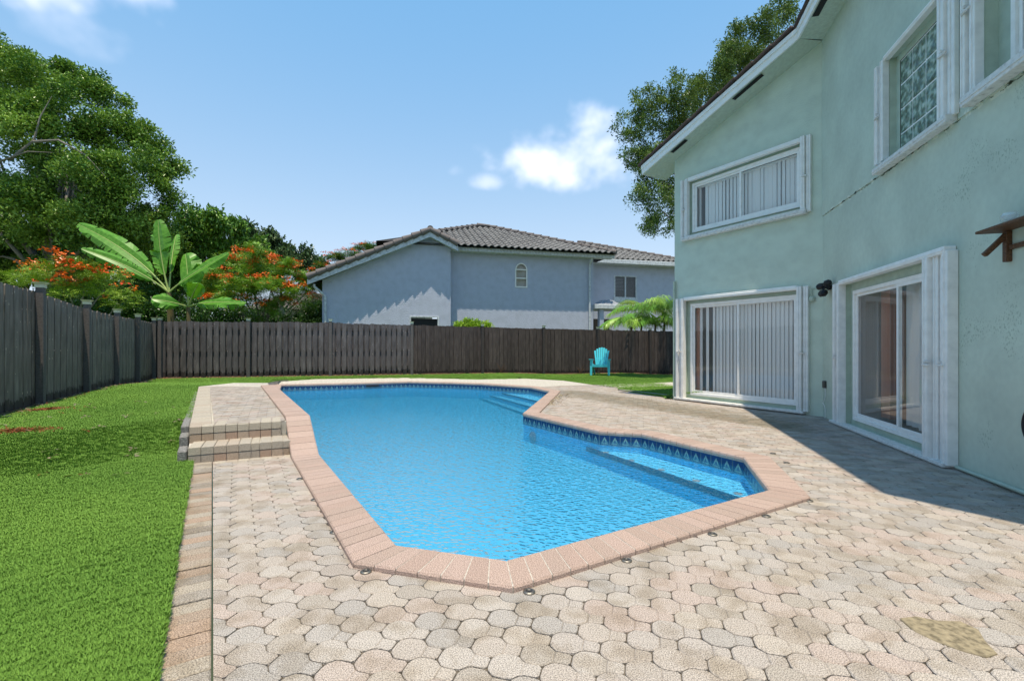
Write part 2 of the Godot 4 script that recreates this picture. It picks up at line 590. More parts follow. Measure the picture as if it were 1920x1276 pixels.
# ------------------------------------------------------------------ layout (plan)
# inner edge of the coping: x, d, height of the deck there
const POOL := [[-0.03, 2.71, 0.0], [-0.716, 2.92, 0.0], [-2.19, 5.39, 0.0], [-2.59, 6.09, 0.34], [-5.37, 10.8, 0.34], [-6.3, 12.9, 0.0], [-7.23, 14.98, 0.0], [-5.58, 15.46, 0.0], [-4.39, 15.95, 0.0], [-3.55, 16.3, 0.0], [-2.1, 15.9, 0.0], [-1.03, 15.46, 0.0], [0.54, 14.24, 0.0], [1.03, 12.9, 0.0], [0.21, 8.69, 0.0], [1.26, 6.88, 0.0], [1.81, 6.67, 0.0], [2.55, 5.24, 0.0], [2.19, 4.05, 0.0]]
const COPING_W := 0.27
const WATER_Y := -0.10
const BORDER_U := Vector2(-0.5309, 0.8475)
const STEP_U := Vector2(0.898, 0.44)
const STEP_0 := Vector2(-3.43, 5.06)
var pool_in := PackedVector2Array()
var pool_out := PackedVector2Array()
var pool_h := PackedFloat32Array()
var deck := PackedVector2Array()

func border_x(d: float) -> float:
	return -1.548 - (d - 2.48) * 0.6265

func lawn_h(x: float, d: float) -> float:
	var e := (border_x(d) - 0.22 - x) * 0.8475           # metres left of the brick border
	var lag := 1.0 * (1.0 - ss(0.15, 1.5, e))
	var rise := ss(4.3 + lag, 5.25 + lag, d + 0.10 * sin(x * 2.1))
	var left := 0.025 + rise * (0.27 - 0.08 * ss(1.0, 3.4, e)) + 0.05 * ss(1.2, 3.6, e) * (1.0 - rise)
	left += 0.018 * sin(x * 1.7 + d * 0.9) * ss(0.3, 1.2, e)
	left = lerpf(left, 0.15, ss(11.0, 14.5, d))
	var far := 0.10 + 0.05 * ss(16.2, 17.6, d)
	var w := ss(-7.4, -5.5, x) * ss(11.5, 13.5, d)
	var h := lerpf(left, far, w)
	var right := 0.005 + 0.065 * ss(16.0, 18.6, d) - 0.10 * ss(4.5, 7.0, x)
	return lerpf(h, right, ss(-0.6, 2.2, x) * ss(10.0, 12.0, d))

func setup_layout() -> void:
	for p: Array in POOL:
		pool_in.append(Vector2(p[0], p[1]))
		pool_h.append(p[2])
	# POOL runs clockwise in plan, so the outward side lies to its left
	var m := pool_in.size()
	for i in m:
		var e0 := (pool_in[i] - pool_in[(i + m - 1) % m]).normalized()
		var e1 := (pool_in[(i + 1) % m] - pool_in[i]).normalized()
		var n0 := Vector2(-e0.y, e0.x)
		var n1 := Vector2(-e1.y, e1.x)
		pool_out.append(pool_in[i] + (n0 + n1) / maxf(1.0 + n0.dot(n1), 0.55) * COPING_W)
	deck = ccw(pv([Vector2(0.63, -1.0), Vector2(5.4, -1.0), Vector2(3.95, 2.45), Vector2(5.5, 8.43), Vector2(3.83, 11.2), Vector2(2.98, 13.5), Vector2(3.18, 14.1), Vector2(2.61, 15.21), Vector2(1.7, 15.75), Vector2(0.75, 14.8), Vector2(0.2, 13.4), Vector2(-1.5, 8.0), Vector2(-2.35, 5.6), Vector2(-3.23, 5.16)]))

func _ready() -> void:
	rng.seed = 20240611
	# ---- camera
	var cam := Camera3D.new()
	cam.name = "camera"
	add_child(cam)
	cam.position = Vector3(0, 1.25, 0)
	cam.set_frustum(0.05 * 1276.0 / 897.0, Vector2(0, 0.05 * 10.0 / 897.0), 0.05, 900.0)
	# ---- sky and exposure
	var env := Environment.new()
	env.background_mode = Environment.BG_SKY
	var sm := ProceduralSkyMaterial.new()
	sm.sky_top_color = SKY_TOP
	sm.sky_horizon_color = SKY_LOW
	sm.sky_curve = 0.19
	sm.ground_bottom_color = Color(0.30, 0.33, 0.24)
	sm.ground_horizon_color = Color(0.62, 0.68, 0.66)
	sm.sun_angle_max = 1.0
	sm.sky_cover = cloud_cover()
	sm.sky_cover_modulate = Color(1, 1, 1)
	var sky := Sky.new()
	sky.sky_material = sm
	env.sky = sky
	env.tonemap_mode = Environment.TONE_MAPPER_LINEAR
	env.tonemap_exposure = 1.6
	env.sdfgi_enabled = true
	env.ssao_enabled = true
	env.ssil_enabled = true
	env.volumetric_fog_enabled = true
	env.volumetric_fog_density = 0.0
	var we := WorldEnvironment.new()
	we.name = "environment"
	we.environment = env
	add_child(we)
	# ---- sun: high, behind the tripod and a little to the right
	var sun := DirectionalLight3D.new()
	sun.name = "sun"
	add_child(sun)
	sun.look_at_from_position(Vector3.ZERO, Vector3(-0.19, -6.8, -1.63), Vector3.RIGHT)
	sun.light_energy = 1.15
	sun.light_color = Color(1.0, 0.95, 0.86)
	sun.light_angular_distance = 0.5
	sun.shadow_enabled = true

	make_materials()
	setup_layout()
	build_ground()
	build_patio()
	build_terrace()
	build_pool()
	build_house()
	build_neighbour()
	build_fences()
	build_trees()
	build_small_things()

# soft cumulus, added to the clear sky; more of the same round the rest of the horizon
func cloud_cover() -> ImageTexture:
	var w := 2048
	var h := 1024
	var im := Image.create(w, h, false, Image.FORMAT_RGBA8)
	im.fill(Color(0, 0, 0, 0))
	var nz := noise(77, 0.022, 5)
	# azimuth to the right of straight ahead, elevation, half width, half height (degrees), strength
	for c: Array in [[5.5, 20.5, 9.0, 3.6, 1.0], [8.5, 22.8, 6.0, 3.4, 1.0], [-3.0, 19.0, 3.0, 1.2, 0.5], [-45.0, 31.0, 8.0, 6.0, 1.0], [-42.0, 26.0, 4.0, 2.0, 0.35], [-6.5, 20.0, 1.4, 0.9, 0.3], [70, 24, 9, 4, 1.0], [115, 18, 12, 4, 1.0], [160, 30, 9, 4, 1.0], [-150, 22, 10, 4, 1.0], [-105, 26, 10, 4, 1.0], [-78, 16, 7, 2.5, 0.8]]:
		var cu: float = c[0] / 360.0
		var cv: float = 0.5 - c[1] / 180.0
		var ru: float = c[2] / 360.0
		var rv: float = c[3] / 180.0
		for y in range(int((cv - rv * 1.5) * h), int((cv + rv * 1.5) * h)):
			for x in range(int((cu - ru * 1.5) * w), int((cu + ru * 1.5) * w)):
				var dx := (float(x) / w - cu) / ru
				var dy := (float(y) / h - cv) / rv
				if dy > 0.0:
					dy *= 1.35
				var env := 1.0 - dx * dx - dy * dy
				var k := env + 1.15 * nz.get_noise_2d(x * 1.15, y * 1.5)
				var a := clampf(ss(-0.25, 1.9, k) * float(c[4]), 0.0, 1.0)
				if a <= 0.0:
					continue
				var xi := posmod(x, w)
				var old := im.get_pixel(xi, y)
				im.set_pixel(xi, y, Color(1.0, 0.90, 0.82, maxf(old.a, a * 0.6)))
	return ImageTexture.create_from_image(im)

# ------------------------------------------------------------------ ground and lawn
func build_ground() -> void:
	var g := structure("ground")
	var s := Soup.new()
	var lo := Vector2(-13.9, -3.0)
	var hi := Vector2(9.0, 22.9)
	for r: Array in [[-400.0, -400.0, 400.0, lo.y], [-400.0, hi.y, 400.0, 500.0], [-400.0, lo.y, lo.x, hi.y], [hi.x, lo.y, 400.0, hi.y]]:
		s.quad(V(r[0], -0.02, r[1]), V(r[2], -0.02, r[1]), V(r[2], -0.02, r[3]), V(r[0], -0.02, r[3]))
	part(g, "soil", s, M.earth)
	# the artificial turf follows the bumps of the yard: rows fan out from the edge of the paving to the fence
	var lawn := structure("lawn")
	var t := Soup.new()
	var left := Vector2(-0.8475, -0.5309)
	var edge := [[Vector2(1.88, -3.0) + left * 0.217, left], [STEP_0, left], [Vector2(-7.04, 10.74), left], [Vector2(-7.02, 12.0), Vector2(-0.93, -0.25)], [Vector2(-7.26, 14.2), Vector2(-1, 0.03)], [Vector2(-7.52, 15.4), Vector2(-0.97, 0.2)], [Vector2(-7.8, 16.4), Vector2(-0.95, 0.3)], [Vector2(-7.8, 18.0), Vector2(-0.9, 0.4)]]
	var offs := [-0.004, 0.05, 0.1, 0.2, 0.3, 0.42, 0.55, 0.7, 0.85, 1.0, 1.2, 1.4, 1.6, 1.8, 2.0, 2.3, 2.6, 2.9, 3.2, 3.6, 4.0, 4.5, 5.0, 6.0, 7.0, 9.0]
	var rows: Array = []
	for i in edge.size() - 1:
		var p: Vector2 = edge[i][0]
		var q: Vector2 = edge[i + 1][0]
		var cnt := int(p.distance_to(q) / 0.12) + 1
		for k in cnt:
			var f := float(k) / cnt
			rows.append([p.lerp(q, f), (edge[i][1] as Vector2).lerp(edge[i + 1][1], f).normalized()])
	rows.append(edge[edge.size() - 1])
	for i in rows.size() - 1:
		for j in offs.size() - 1:
			var c: Array = []
			for k: Array in [[i, j], [i, j + 1], [i + 1, j + 1], [i + 1, j]]:
				c.append((rows[k[0]][0] as Vector2) + (rows[k[0]][1] as Vector2) * float(offs[k[1]]))
			turf_cell(t, c[0], c[3], c[2], c[1])
	var dk := Soup.inset(deck, 0.2)
	var foot := pv([Vector2(3.95, 11.2), Vector2(5.6, 8.3), Vector2(4.0, 2.4), Vector2(12.0, -2.0), Vector2(12.0, 15.8), Vector2(9.7, 14.6)])
	var st := 0.12
	for i in 140:
		for j in 98:
			var a := Vector2(-7.8 + i * st, 11.2 + j * st)
			var c := a + Vector2(st, st) * 0.5
			if c.x < 0.6 and c.y < 15.2 or c.y > 22.6:
				continue
			if Geometry2D.is_point_in_polygon(c, dk) or (Geometry2D.is_point_in_polygon(c, terrace_zone()) and near_edge(c, [pool_out], 0.4)) or Geometry2D.is_point_in_polygon(c, foot) or Geometry2D.is_point_in_polygon(c, pool_out):
				continue
			turf_cell(t, a, a + Vector2(st, 0), a + Vector2(st, st), a + Vector2(0, st))
	part(lawn, "turf", t, M.turf)
	# blades: dense close to the tripod, thin far off
	var blades := Soup.new()
	for k in 6:
		var a := TAU * k / 6.0 + rng.randf() * 0.8
		var lean := rng.randf_range(0.15, 0.75)
		var dir := Vector3(cos(a), 0, sin(a))
		var sd := Vector3(-sin(a), 0, cos(a)) * 0.0022
		var b := dir * rng.randf_range(0.0, 0.012)
		var hgt := rng.randf_range(0.015, 0.027)
		var mid := b + Vector3.UP * hgt * 0.6 + dir * lean * 0.007
		var tip := b + Vector3.UP * hgt + dir * lean * 0.024
		blades.quad(b - sd, b + sd, mid + sd * 0.8, mid - sd * 0.8)
		blades.t3(mid - sd * 0.8, mid + sd * 0.8, tip)
	var xfs: Array = []
	var cols: Array = []
	var patchy := noise(90, 0.35, 3)
	var tries := 0
	while xfs.size() < 170000 and tries < 900000:
		tries += 1
		var d := 1.2 + 20.0 * pow(rng.randf(), 2.6)
		var x := rng.randf_range(-1.32, 0.40) * d
		var c := Vector2(x, d)
		if x > border_x(d) - 0.212 and d < 5.2:
			continue
		if d >= 5.0 and (Geometry2D.is_point_in_polygon(c, deck) or Geometry2D.is_point_in_polygon(c, terrace_zone())):
			continue
		if d >= 5.0 and Geometry2D.is_point_in_polygon(c, pool_out):
			continue
		if behind_fence(c):
			continue
		var sc := rng.randf_range(0.75, 1.2) * (1.0 + d * 0.09)
		var bs := Basis(Vector3.UP, rng.randf() * TAU).scaled(Vector3(sc, sc * rng.randf_range(0.8, 1.15) / (1.0 + d * 0.04), sc))
		xfs.append(Transform3D(bs, V(x, turf_y(x, d) - 0.002, d)))
		var k := rng.randf() * 0.6 + 0.4 * (0.5 + patchy.get_noise_2d(x, d))
		cols.append(Color(0.105, 0.225, 0.026).lerp(Color(0.195, 0.345, 0.05), k))
	var gb := many(self, "grass", blades.mesh(), M.blade, xfs, cols)
	stuff(gb, "short bright green artificial grass blades of the lawn", "grass")

var _tz := PackedVector2Array()
func terrace_zone() -> PackedVector2Array:
	if _tz.is_empty():
		_tz = pv([STEP_0, STEP_0 + STEP_U * 1.2, pool_out[3], pool_out[4], pool_out[5], pool_out[6], pool_out[7], pool_out[8], pool_out[9], pool_out[10], pool_out[11], pool_out[12], Vector2(1.7, 15.0), Vector2(2.61, 15.21), Vector2(1.8, 16.7), Vector2(0.5, 17.3), Vector2(-1.12, 16.8), Vector2(-2.0, 16.85), Vector2(-3.86, 17.25), Vector2(-6.75, 16.5), Vector2(-7.5, 15.4), Vector2(-7.25, 14.2), Vector2(-6.98, 12.0), Vector2(-7.04, 10.74)])
	return _tz

func behind_fence(c: Vector2) -> bool:
	var f0 := Vector2(-11.96, 15.9)
	if (c - f0).dot(Vector2(0.893, 0.45)) < 0.02:
		return true
	return (c - f0).dot(Vector2(0.2656, -0.9641)) < 0.02

# turf dips under the paving where paving lies on it
func turf_y(x: float, d: float) -> float:
	var h := lawn_h(x, d)
	if d > 10.9 and x > -7.3:
		var c := Vector2(x, d)
		if Geometry2D.is_point_in_polygon(c, pool_out):
			return -0.2
		if Geometry2D.is_point_in_polygon(c, deck) or Geometry2D.is_point_in_polygon(c, terrace_zone()):
			return -0.08 if near_edge(c, [pool_out], 0.42) else h - 0.075
	return h

func turf_cell(t: Soup, a: Vector2, b: Vector2, c: Vector2, d: Vector2) -> void:
	var p: Array = []
	var nn: Array = []
	var e := 0.06
	for q: Vector2 in [a, b, c, d]:
		p.append(V(q.x, turf_y(q.x, q.y), q.y))
		nn.append(Vector3(lawn_h(q.x - e, q.y) - lawn_h(q.x + e, q.y), 2 * e, lawn_h(q.x, q.y + e) - lawn_h(q.x, q.y - e)).normalized())
	t.t3n(p[0], p[1], p[2], nn[0], nn[1], nn[2])
	t.t3n(p[0], p[2], p[3], nn[0], nn[2], nn[3])

# ------------------------------------------------------------------ patio of two-lobed pavers
var paver_outline := PackedVector2Array()

func stain(x: float, d: float) -> float:
	# dirt that rain has washed along a shallow run-off across the far deck, and round the drain of the near deck
	var run := Vector2(x, d)
	var a := Vector2(1.5, 12.9)
	var b := Vector2(4.3, 7.6)
	var q := Geometry2D.get_closest_point_to_segment(run, a, b)
	return 0.40 * (1.0 - ss(0.15, 0.75, run.distance_to(q) + 0.15 * sin(x * 5.0 + d * 3.0)))

func paver_shape() -> PackedVector2Array:
	var k := 0.0695
	var e := 0.104 - k
	var f := 0.208 - k
	var raw := pv([Vector2(f, -e), Vector2(f, e), Vector2(k, e), Vector2(e, k), Vector2(-e, k), Vector2(-k, e), Vector2(-k, -e), Vector2(-e, -k), Vector2(e, -k), Vector2(k, -e)])
	var out := PackedVector2Array()
	for i in raw.size():
		var p := raw[i]
		var q := raw[(i + 1) % raw.size()]
		out.append(p.lerp(q, 0.17))
		out.append(p.lerp(q, 0.83))
	return Soup.inset(out, 0.0019)

func near_edge(c: Vector2, polys: Array, r: float) -> bool:
	for p: PackedVector2Array in polys:
		for i in p.size():
			if Geometry2D.get_closest_point_to_segment(c, p[i], p[(i + 1) % p.size()]).distance_to(c) < r:
				return true
	return false

func lay(region: PackedVector2Array, hole: PackedVector2Array, y: float, origin: Vector2, dir: Vector2, whole: Array, cut: Array) -> void:
	var perp := Vector2(-dir.y, dir.x)
	var lo := Vector2(1e9, 1e9)
	var hi := -lo
	for p in region:
		var q := Vector2((p - origin).dot(dir), (p - origin).dot(perp))
		lo = lo.min(q)
		hi = hi.max(q)
	for j in range(int(floor(lo.y / 0.104)) - 1, int(ceil(hi.y / 0.104)) + 2):
		for i in range(int(floor(lo.x / 0.208)) - 1, int(ceil(hi.x / 0.208)) + 2):
			var lx := i * 0.208 + (0.104 if posmod(j, 2) == 1 else 0.0)
			var ly := j * 0.104
			var c := origin + dir * (lx + 0.04) + perp * ly
			var inside := Geometry2D.is_point_in_polygon(c, region) and not (hole.size() > 0 and Geometry2D.is_point_in_polygon(c, hole))
			var close := near_edge(c, [region, hole] if hole.size() > 0 else [region], 0.14)
			if not inside and not close:
				continue
			var o := origin + dir * lx + perp * ly
			if not close:
				whole.append([o, y])
				continue
			var poly := PackedVector2Array()
			for p in paver_outline:
				poly.append(o + dir * p.x + perp * p.y)
			for piece: PackedVector2Array in Geometry2D.intersect_polygons(poly, region):
				var rest: Array = Geometry2D.clip_polygons(piece, hole) if hole.size() > 0 else [piece]
				for r2: PackedVector2Array in rest:
					if r2.size() >= 3:
						cut.append([r2, y])

func paver_color(p: Vector2) -> int:
	return rng.randi_range(0, M.paver_col.size() - 1)

func build_patio() -> void:
	paver_outline = paver_shape()
	var patio := structure("patio")
	# bedding sand under the joints
	var bed := Soup.new()
	for piece: PackedVector2Array in Geometry2D.clip_polygons(deck, pool_in):
		bed.prism(ccw(piece), -0.10, -0.010)
	part(patio, "bedding", bed, M.joint)
	var dir := Vector2(0.9657, -0.2597)
	var whole: Array = []
	var cut: Array = []
	lay(deck, pool_out, 0.0, Vector2(0.02, 0.03), dir, whole, cut)
	var perp := Vector2(-dir.y, dir.x)
	# octagon lobe and square lobe of one paver meet in a shallow moulded groove
	var shape := Soup.new()
	var small := Soup.new()
	for cutbox: Array in [[-1.0, 0.0677], [0.0677, 1.0]]:
		var box := pv([Vector2(cutbox[0], -1), Vector2(cutbox[1], -1), Vector2(cutbox[1], 1), Vector2(cutbox[0], 1)])
		for lobe: PackedVector2Array in Geometry2D.intersect_polygons(paver_outline, box):
			var lp := ccw(lobe)
			shape.prism(lp, -0.02, 0.0, 0.0032, true)
			small.prism(Soup.inset(lp, 0.0004), -0.02, 0.0, 0.0045, true)
	var meshes := [shape.mesh(), small.mesh()]
	var base := Basis(Vector3(dir.x, 0, -dir.y), Vector3.UP, Vector3(-perp.x, 0, perp.y))
	var order: Array = []
	for w: Array in whole:
		var o: Vector2 = w[0]
		var seen := o.y > 1.75 and absf(o.x) < 1.09 * o.y
		order.append([o.length() if seen else 1000.0 + o.length(), o])
	order.sort_custom(func(a, b): return a[0] < b[0])
	var xfs: Array = []
	var cols: Array = []
	for k in order.size():
		var o: Vector2 = order[k][1]
		var tilt := Basis(Vector3.RIGHT, rng.randfn(0, 0.006)) * Basis(Vector3.BACK, rng.randfn(0, 0.006))
		var xf := Transform3D(tilt * base, V(o.x, rng.randfn(0, 0.0012), o.y))
		var ci := paver_color(o)
		if k < 300:
			part(patio, "paver", meshes[k % 2], M.paver[ci], xf)
		else:
			xfs.append(xf)
			var c: Color = M.paver_col[ci]
			var f := rng.randf_range(0.9, 1.06) * (1.0 - stain(o.x, o.y))
			cols.append(Color(c.r * f, c.g * f, c.b * f * (1.0 - 0.3 * stain(o.x, o.y))))
	joined(patio, "far_pavers", meshes[0], M.paver_many, xfs, cols, 40).set_meta("kind", "stuff")
	cut_pavers(patio, cut)
	# soldier course along the turf
	var left := Vector2(-0.8475, -0.5309)
	var n := 70
	for k in n:
		var p := Vector2(0.63, -1.0) + BORDER_U * (0.06 + k * 0.1035)
		if p.y > 5.15:
			break
		brick_piece(patio, "border_brick", p + left * 0.008, BORDER_U * 0.0985, left * (0.208 + rng.randf_range(-0.006, 0.006)), -0.06, rng.randfn(0.002, 0.0025), M.border[rng.randi_range(0, 5)])
	# cut brick row at the foot of the steps
	for k in 7:
		var p := STEP_0 + Vector2(0.198, 0.098) + STEP_U * (0.02 + k * 0.112) - Vector2(-0.5309, 0.8475) * 0.0
		brick_piece(patio, "border_brick", p + Vector2(0.44, -0.898) * 0.105, STEP_U * 0.106, Vector2(-0.44, 0.898) * 0.10, -0.06, 0.004, M.cap[k % 4])
	# weathered mortar patch where pavers were taken out
	var pt := Soup.new()
	var edge := PackedVector2Array()
	var outline := [Vector2(1.775, 2.19), Vector2(1.86, 2.205), Vector2(1.93, 2.17), Vector2(2.03, 2.165), Vector2(2.05, 2.10), Vector2(2.0, 2.02), Vector2(1.97, 1.94), Vector2(1.90, 1.915), Vector2(1.84, 1.96), Vector2(1.79, 2.02), Vector2(1.76, 2.09)]
	for p: Vector2 in outline:
		edge.append(p)
	pt.prism(ccw(edge), -0.01, 0.0065, 0.004)
	part(patio, "mortar_patch", pt, M.patch).set_meta("label", "brown mortar patch where pavers are missing")

func cut_pavers(parent: Node3D, cut: Array) -> void:
	var s := Soup.new()
	s.use_col = true
	for c: Array in cut:
		var poly := ccw(c[0])
		var area := 0.0
		for i in poly.size():
			area += poly[i].cross(poly[(i + 1) % poly.size()]) * 0.5
		if area < 0.0004 or Geometry2D.triangulate_polygon(poly).is_empty():
			continue
		var k: Color = M.paver_col[rng.randi_range(0, 9)]
		var f := rng.randf_range(0.9, 1.05) * (1.0 - stain(poly[0].x, poly[0].y))
		s.tint = Color(k.r * f, k.g * f, k.b * f)
		s.prism(poly, float(c[1]) - 0.02, float(c[1]), 0.0)
	part(parent, "cut_pavers", s, M.paver_many).set_meta("kind", "stuff")

# one brick: start corner, run along, depth across (plan), between two heights
func brick_piece(parent: Node3D, called: String, p: Vector2, along: Vector2, across: Vector2, y0: float, y1: float, m: Material) -> void:
	var s := Soup.new()
	var poly := ccw(pv([p, p + along, p + along + across, p + across]))
	s.prism(poly, y0, y1, 0.006)
	part(parent, called, s, m)

# ------------------------------------------------------------------ raised terrace and steps on the left of the pool
func build_terrace() -> void:
	var t := structure("terrace")
	var w := BORDER_U
	var back := Vector2(-0.44, 0.898)
	var s0 := STEP_0
	var rise := 0.17
	# two steps, each a cap course over a lower course
	for k in 2:
		var f0 := s0 + w * (0.36 * k)
		var width := 0.99 if k == 0 else 0.93
		var x := 0.0
		var i := 0
		while x < width - 0.03:
			var bw := minf(0.118 if rng.randf() < 0.8 else 0.085, width - x)
			var p := f0 + STEP_U * x
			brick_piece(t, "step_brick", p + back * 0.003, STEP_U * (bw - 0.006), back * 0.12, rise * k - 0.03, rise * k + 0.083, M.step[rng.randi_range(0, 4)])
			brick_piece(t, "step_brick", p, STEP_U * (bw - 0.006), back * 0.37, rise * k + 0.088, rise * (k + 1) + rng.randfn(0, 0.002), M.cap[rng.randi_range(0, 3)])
			x += bw
			i += 1
	# core of the terrace
	var f2 := s0 + w * 0.40
	var far_l := Vector2(-7.04, 10.74)
	var core := ccw(pv([f2, f2 + STEP_U * 0.99, pool_out[3], pool_out[4], Vector2(-5.85, 11.1), far_l]))
	var s := Soup.new()
	s.prism(core, -0.1, 0.327)
	var core0 := ccw(pv([s0 + back * 0.02, s0 + STEP_U * 1.05 + back * 0.02, s0 + STEP_U * 1.0 + w * 0.5, s0 + w * 0.5]))
	s.prism(core0, -0.1, 0.155)
	# slope down behind the terrace to the far edge of the pool
	var slope := [[far_l, 0.335], [Vector2(-6.98, 12.0), 0.32], [Vector2(-7.25, 14.2), 0.15], [Vector2(-7.5, 15.4), 0.10], [Vector2(-6.75, 16.5), 0.10], [Vector2(-3.86, 17.25), 0.095], [Vector2(-2.0, 16.85), 0.085], [Vector2(-1.12, 16.8), 0.07], [Vector2(0.5, 17.3), 0.065], [Vector2(1.8, 16.7), 0.035], [Vector2(2.61, 15.21), 0.004]]
	var inner := [[pool_out[4], 0.335], [pool_out[4].lerp(pool_out[5], 0.5), 0.17], [pool_out[5], 0.004], [pool_out[6], 0.004], [pool_out[7], 0.004], [pool_out[9], 0.004], [pool_out[10], 0.004], [pool_out[11], 0.004], [pool_out[11].lerp(pool_out[12], 0.5), 0.004], [pool_out[12], 0.004], [Vector2(1.7, 15.0), 0.003]]
	for i in slope.size() - 1:
		var a: Vector3 = V2(slope[i][0], slope[i][1])
		var b: Vector3 = V2(slope[i + 1][0], slope[i + 1][1])
		var c: Vector3 = V2(inner[i + 1][0], inner[i + 1][1])
		var d: Vector3 = V2(inner[i][0], inner[i][1])
		s.t3(a, d, c)
		s.t3(a, c, b)
		s.quad(a, b, b - Vector3.UP * 0.2, a - Vector3.UP * 0.2)
	part(t, "core", s, M.concrete)
	# pavers and border course on top
	var whole: Array = []
	var cut: Array = []
	var left := Vector2(-0.8475, -0.5309)
	var e0 := f2 + STEP_U * 0.24
	var surf := ccw(pv([e0, f2 + STEP_U * 0.97, pool_out[3], pool_out[4].lerp(pool_out[3], 0.02), far_l + Vector2(0.75, 0.0), far_l + Vector2(0.24, 0.0)]))
	lay(surf, PackedVector2Array(), 0.342, f2, STEP_U, whole, cut)
	for c: Array in whole:
		var poly := PackedVector2Array()
		var perp := Vector2(-STEP_U.y, STEP_U.x)
		for p in paver_outline:
			poly.append((c[0] as Vector2) + STEP_U * p.x + perp * p.y)
		cut.append([poly, 0.342 + rng.randfn(0, 0.0012)])
	cut_pavers(t, cut)
	var run := f2.distance_to(far_l)
	var bu := (far_l - f2).normalized()
	var bl := Vector2(bu.y, -bu.x)
	var k2 := 0.0
	while k2 < run - 0.1:
		brick_piece(t, "border_brick", f2 + bu * k2 + bl * 0.0, bu * 0.099, bl * 0.215, 0.29, 0.343 + rng.randfn(0, 0.002), M.cap[rng.randi_range(0, 3)])
		k2 += 0.104
	# grey timbers holding the turf back
	var segs := [[0.0, 0.34, -0.05, 0.14], [0.36, 0.30, 0.05, 0.24], [0.68, 1.7, 0.12, 0.31], [2.4, 3.2, 0.14, 0.31]]
	var names := ["shortest grey timber beside the lower step", "grey timber beside the upper step edge", "weathered grey timber edging the near terrace", "long grey timber edging the far terrace"]
	for i in 4:
		var g: Array = segs[i]
		var p0 := s0 + w * float(g[0])
		var mid := p0 + w * float(g[1]) * 0.5 + left * 0.052
		var o := thing("landscape_timber", names[i], "timber", V2(mid, g[2]), "timbers edging the terrace")
		var sp := Soup.new()
		var b := Basis(Vector3(w.x, 0, -w.y), Vector3.UP, Vector3(left.x, 0, -left.y))
		sp.cbox(Transform3D(b, V2(mid, (float(g[2]) + float(g[3])) * 0.5)), Vector3(float(g[1]) - 0.015, float(g[3]) - float(g[2]), 0.085), 0.012)
		part(o, "log", sp, M.timber)

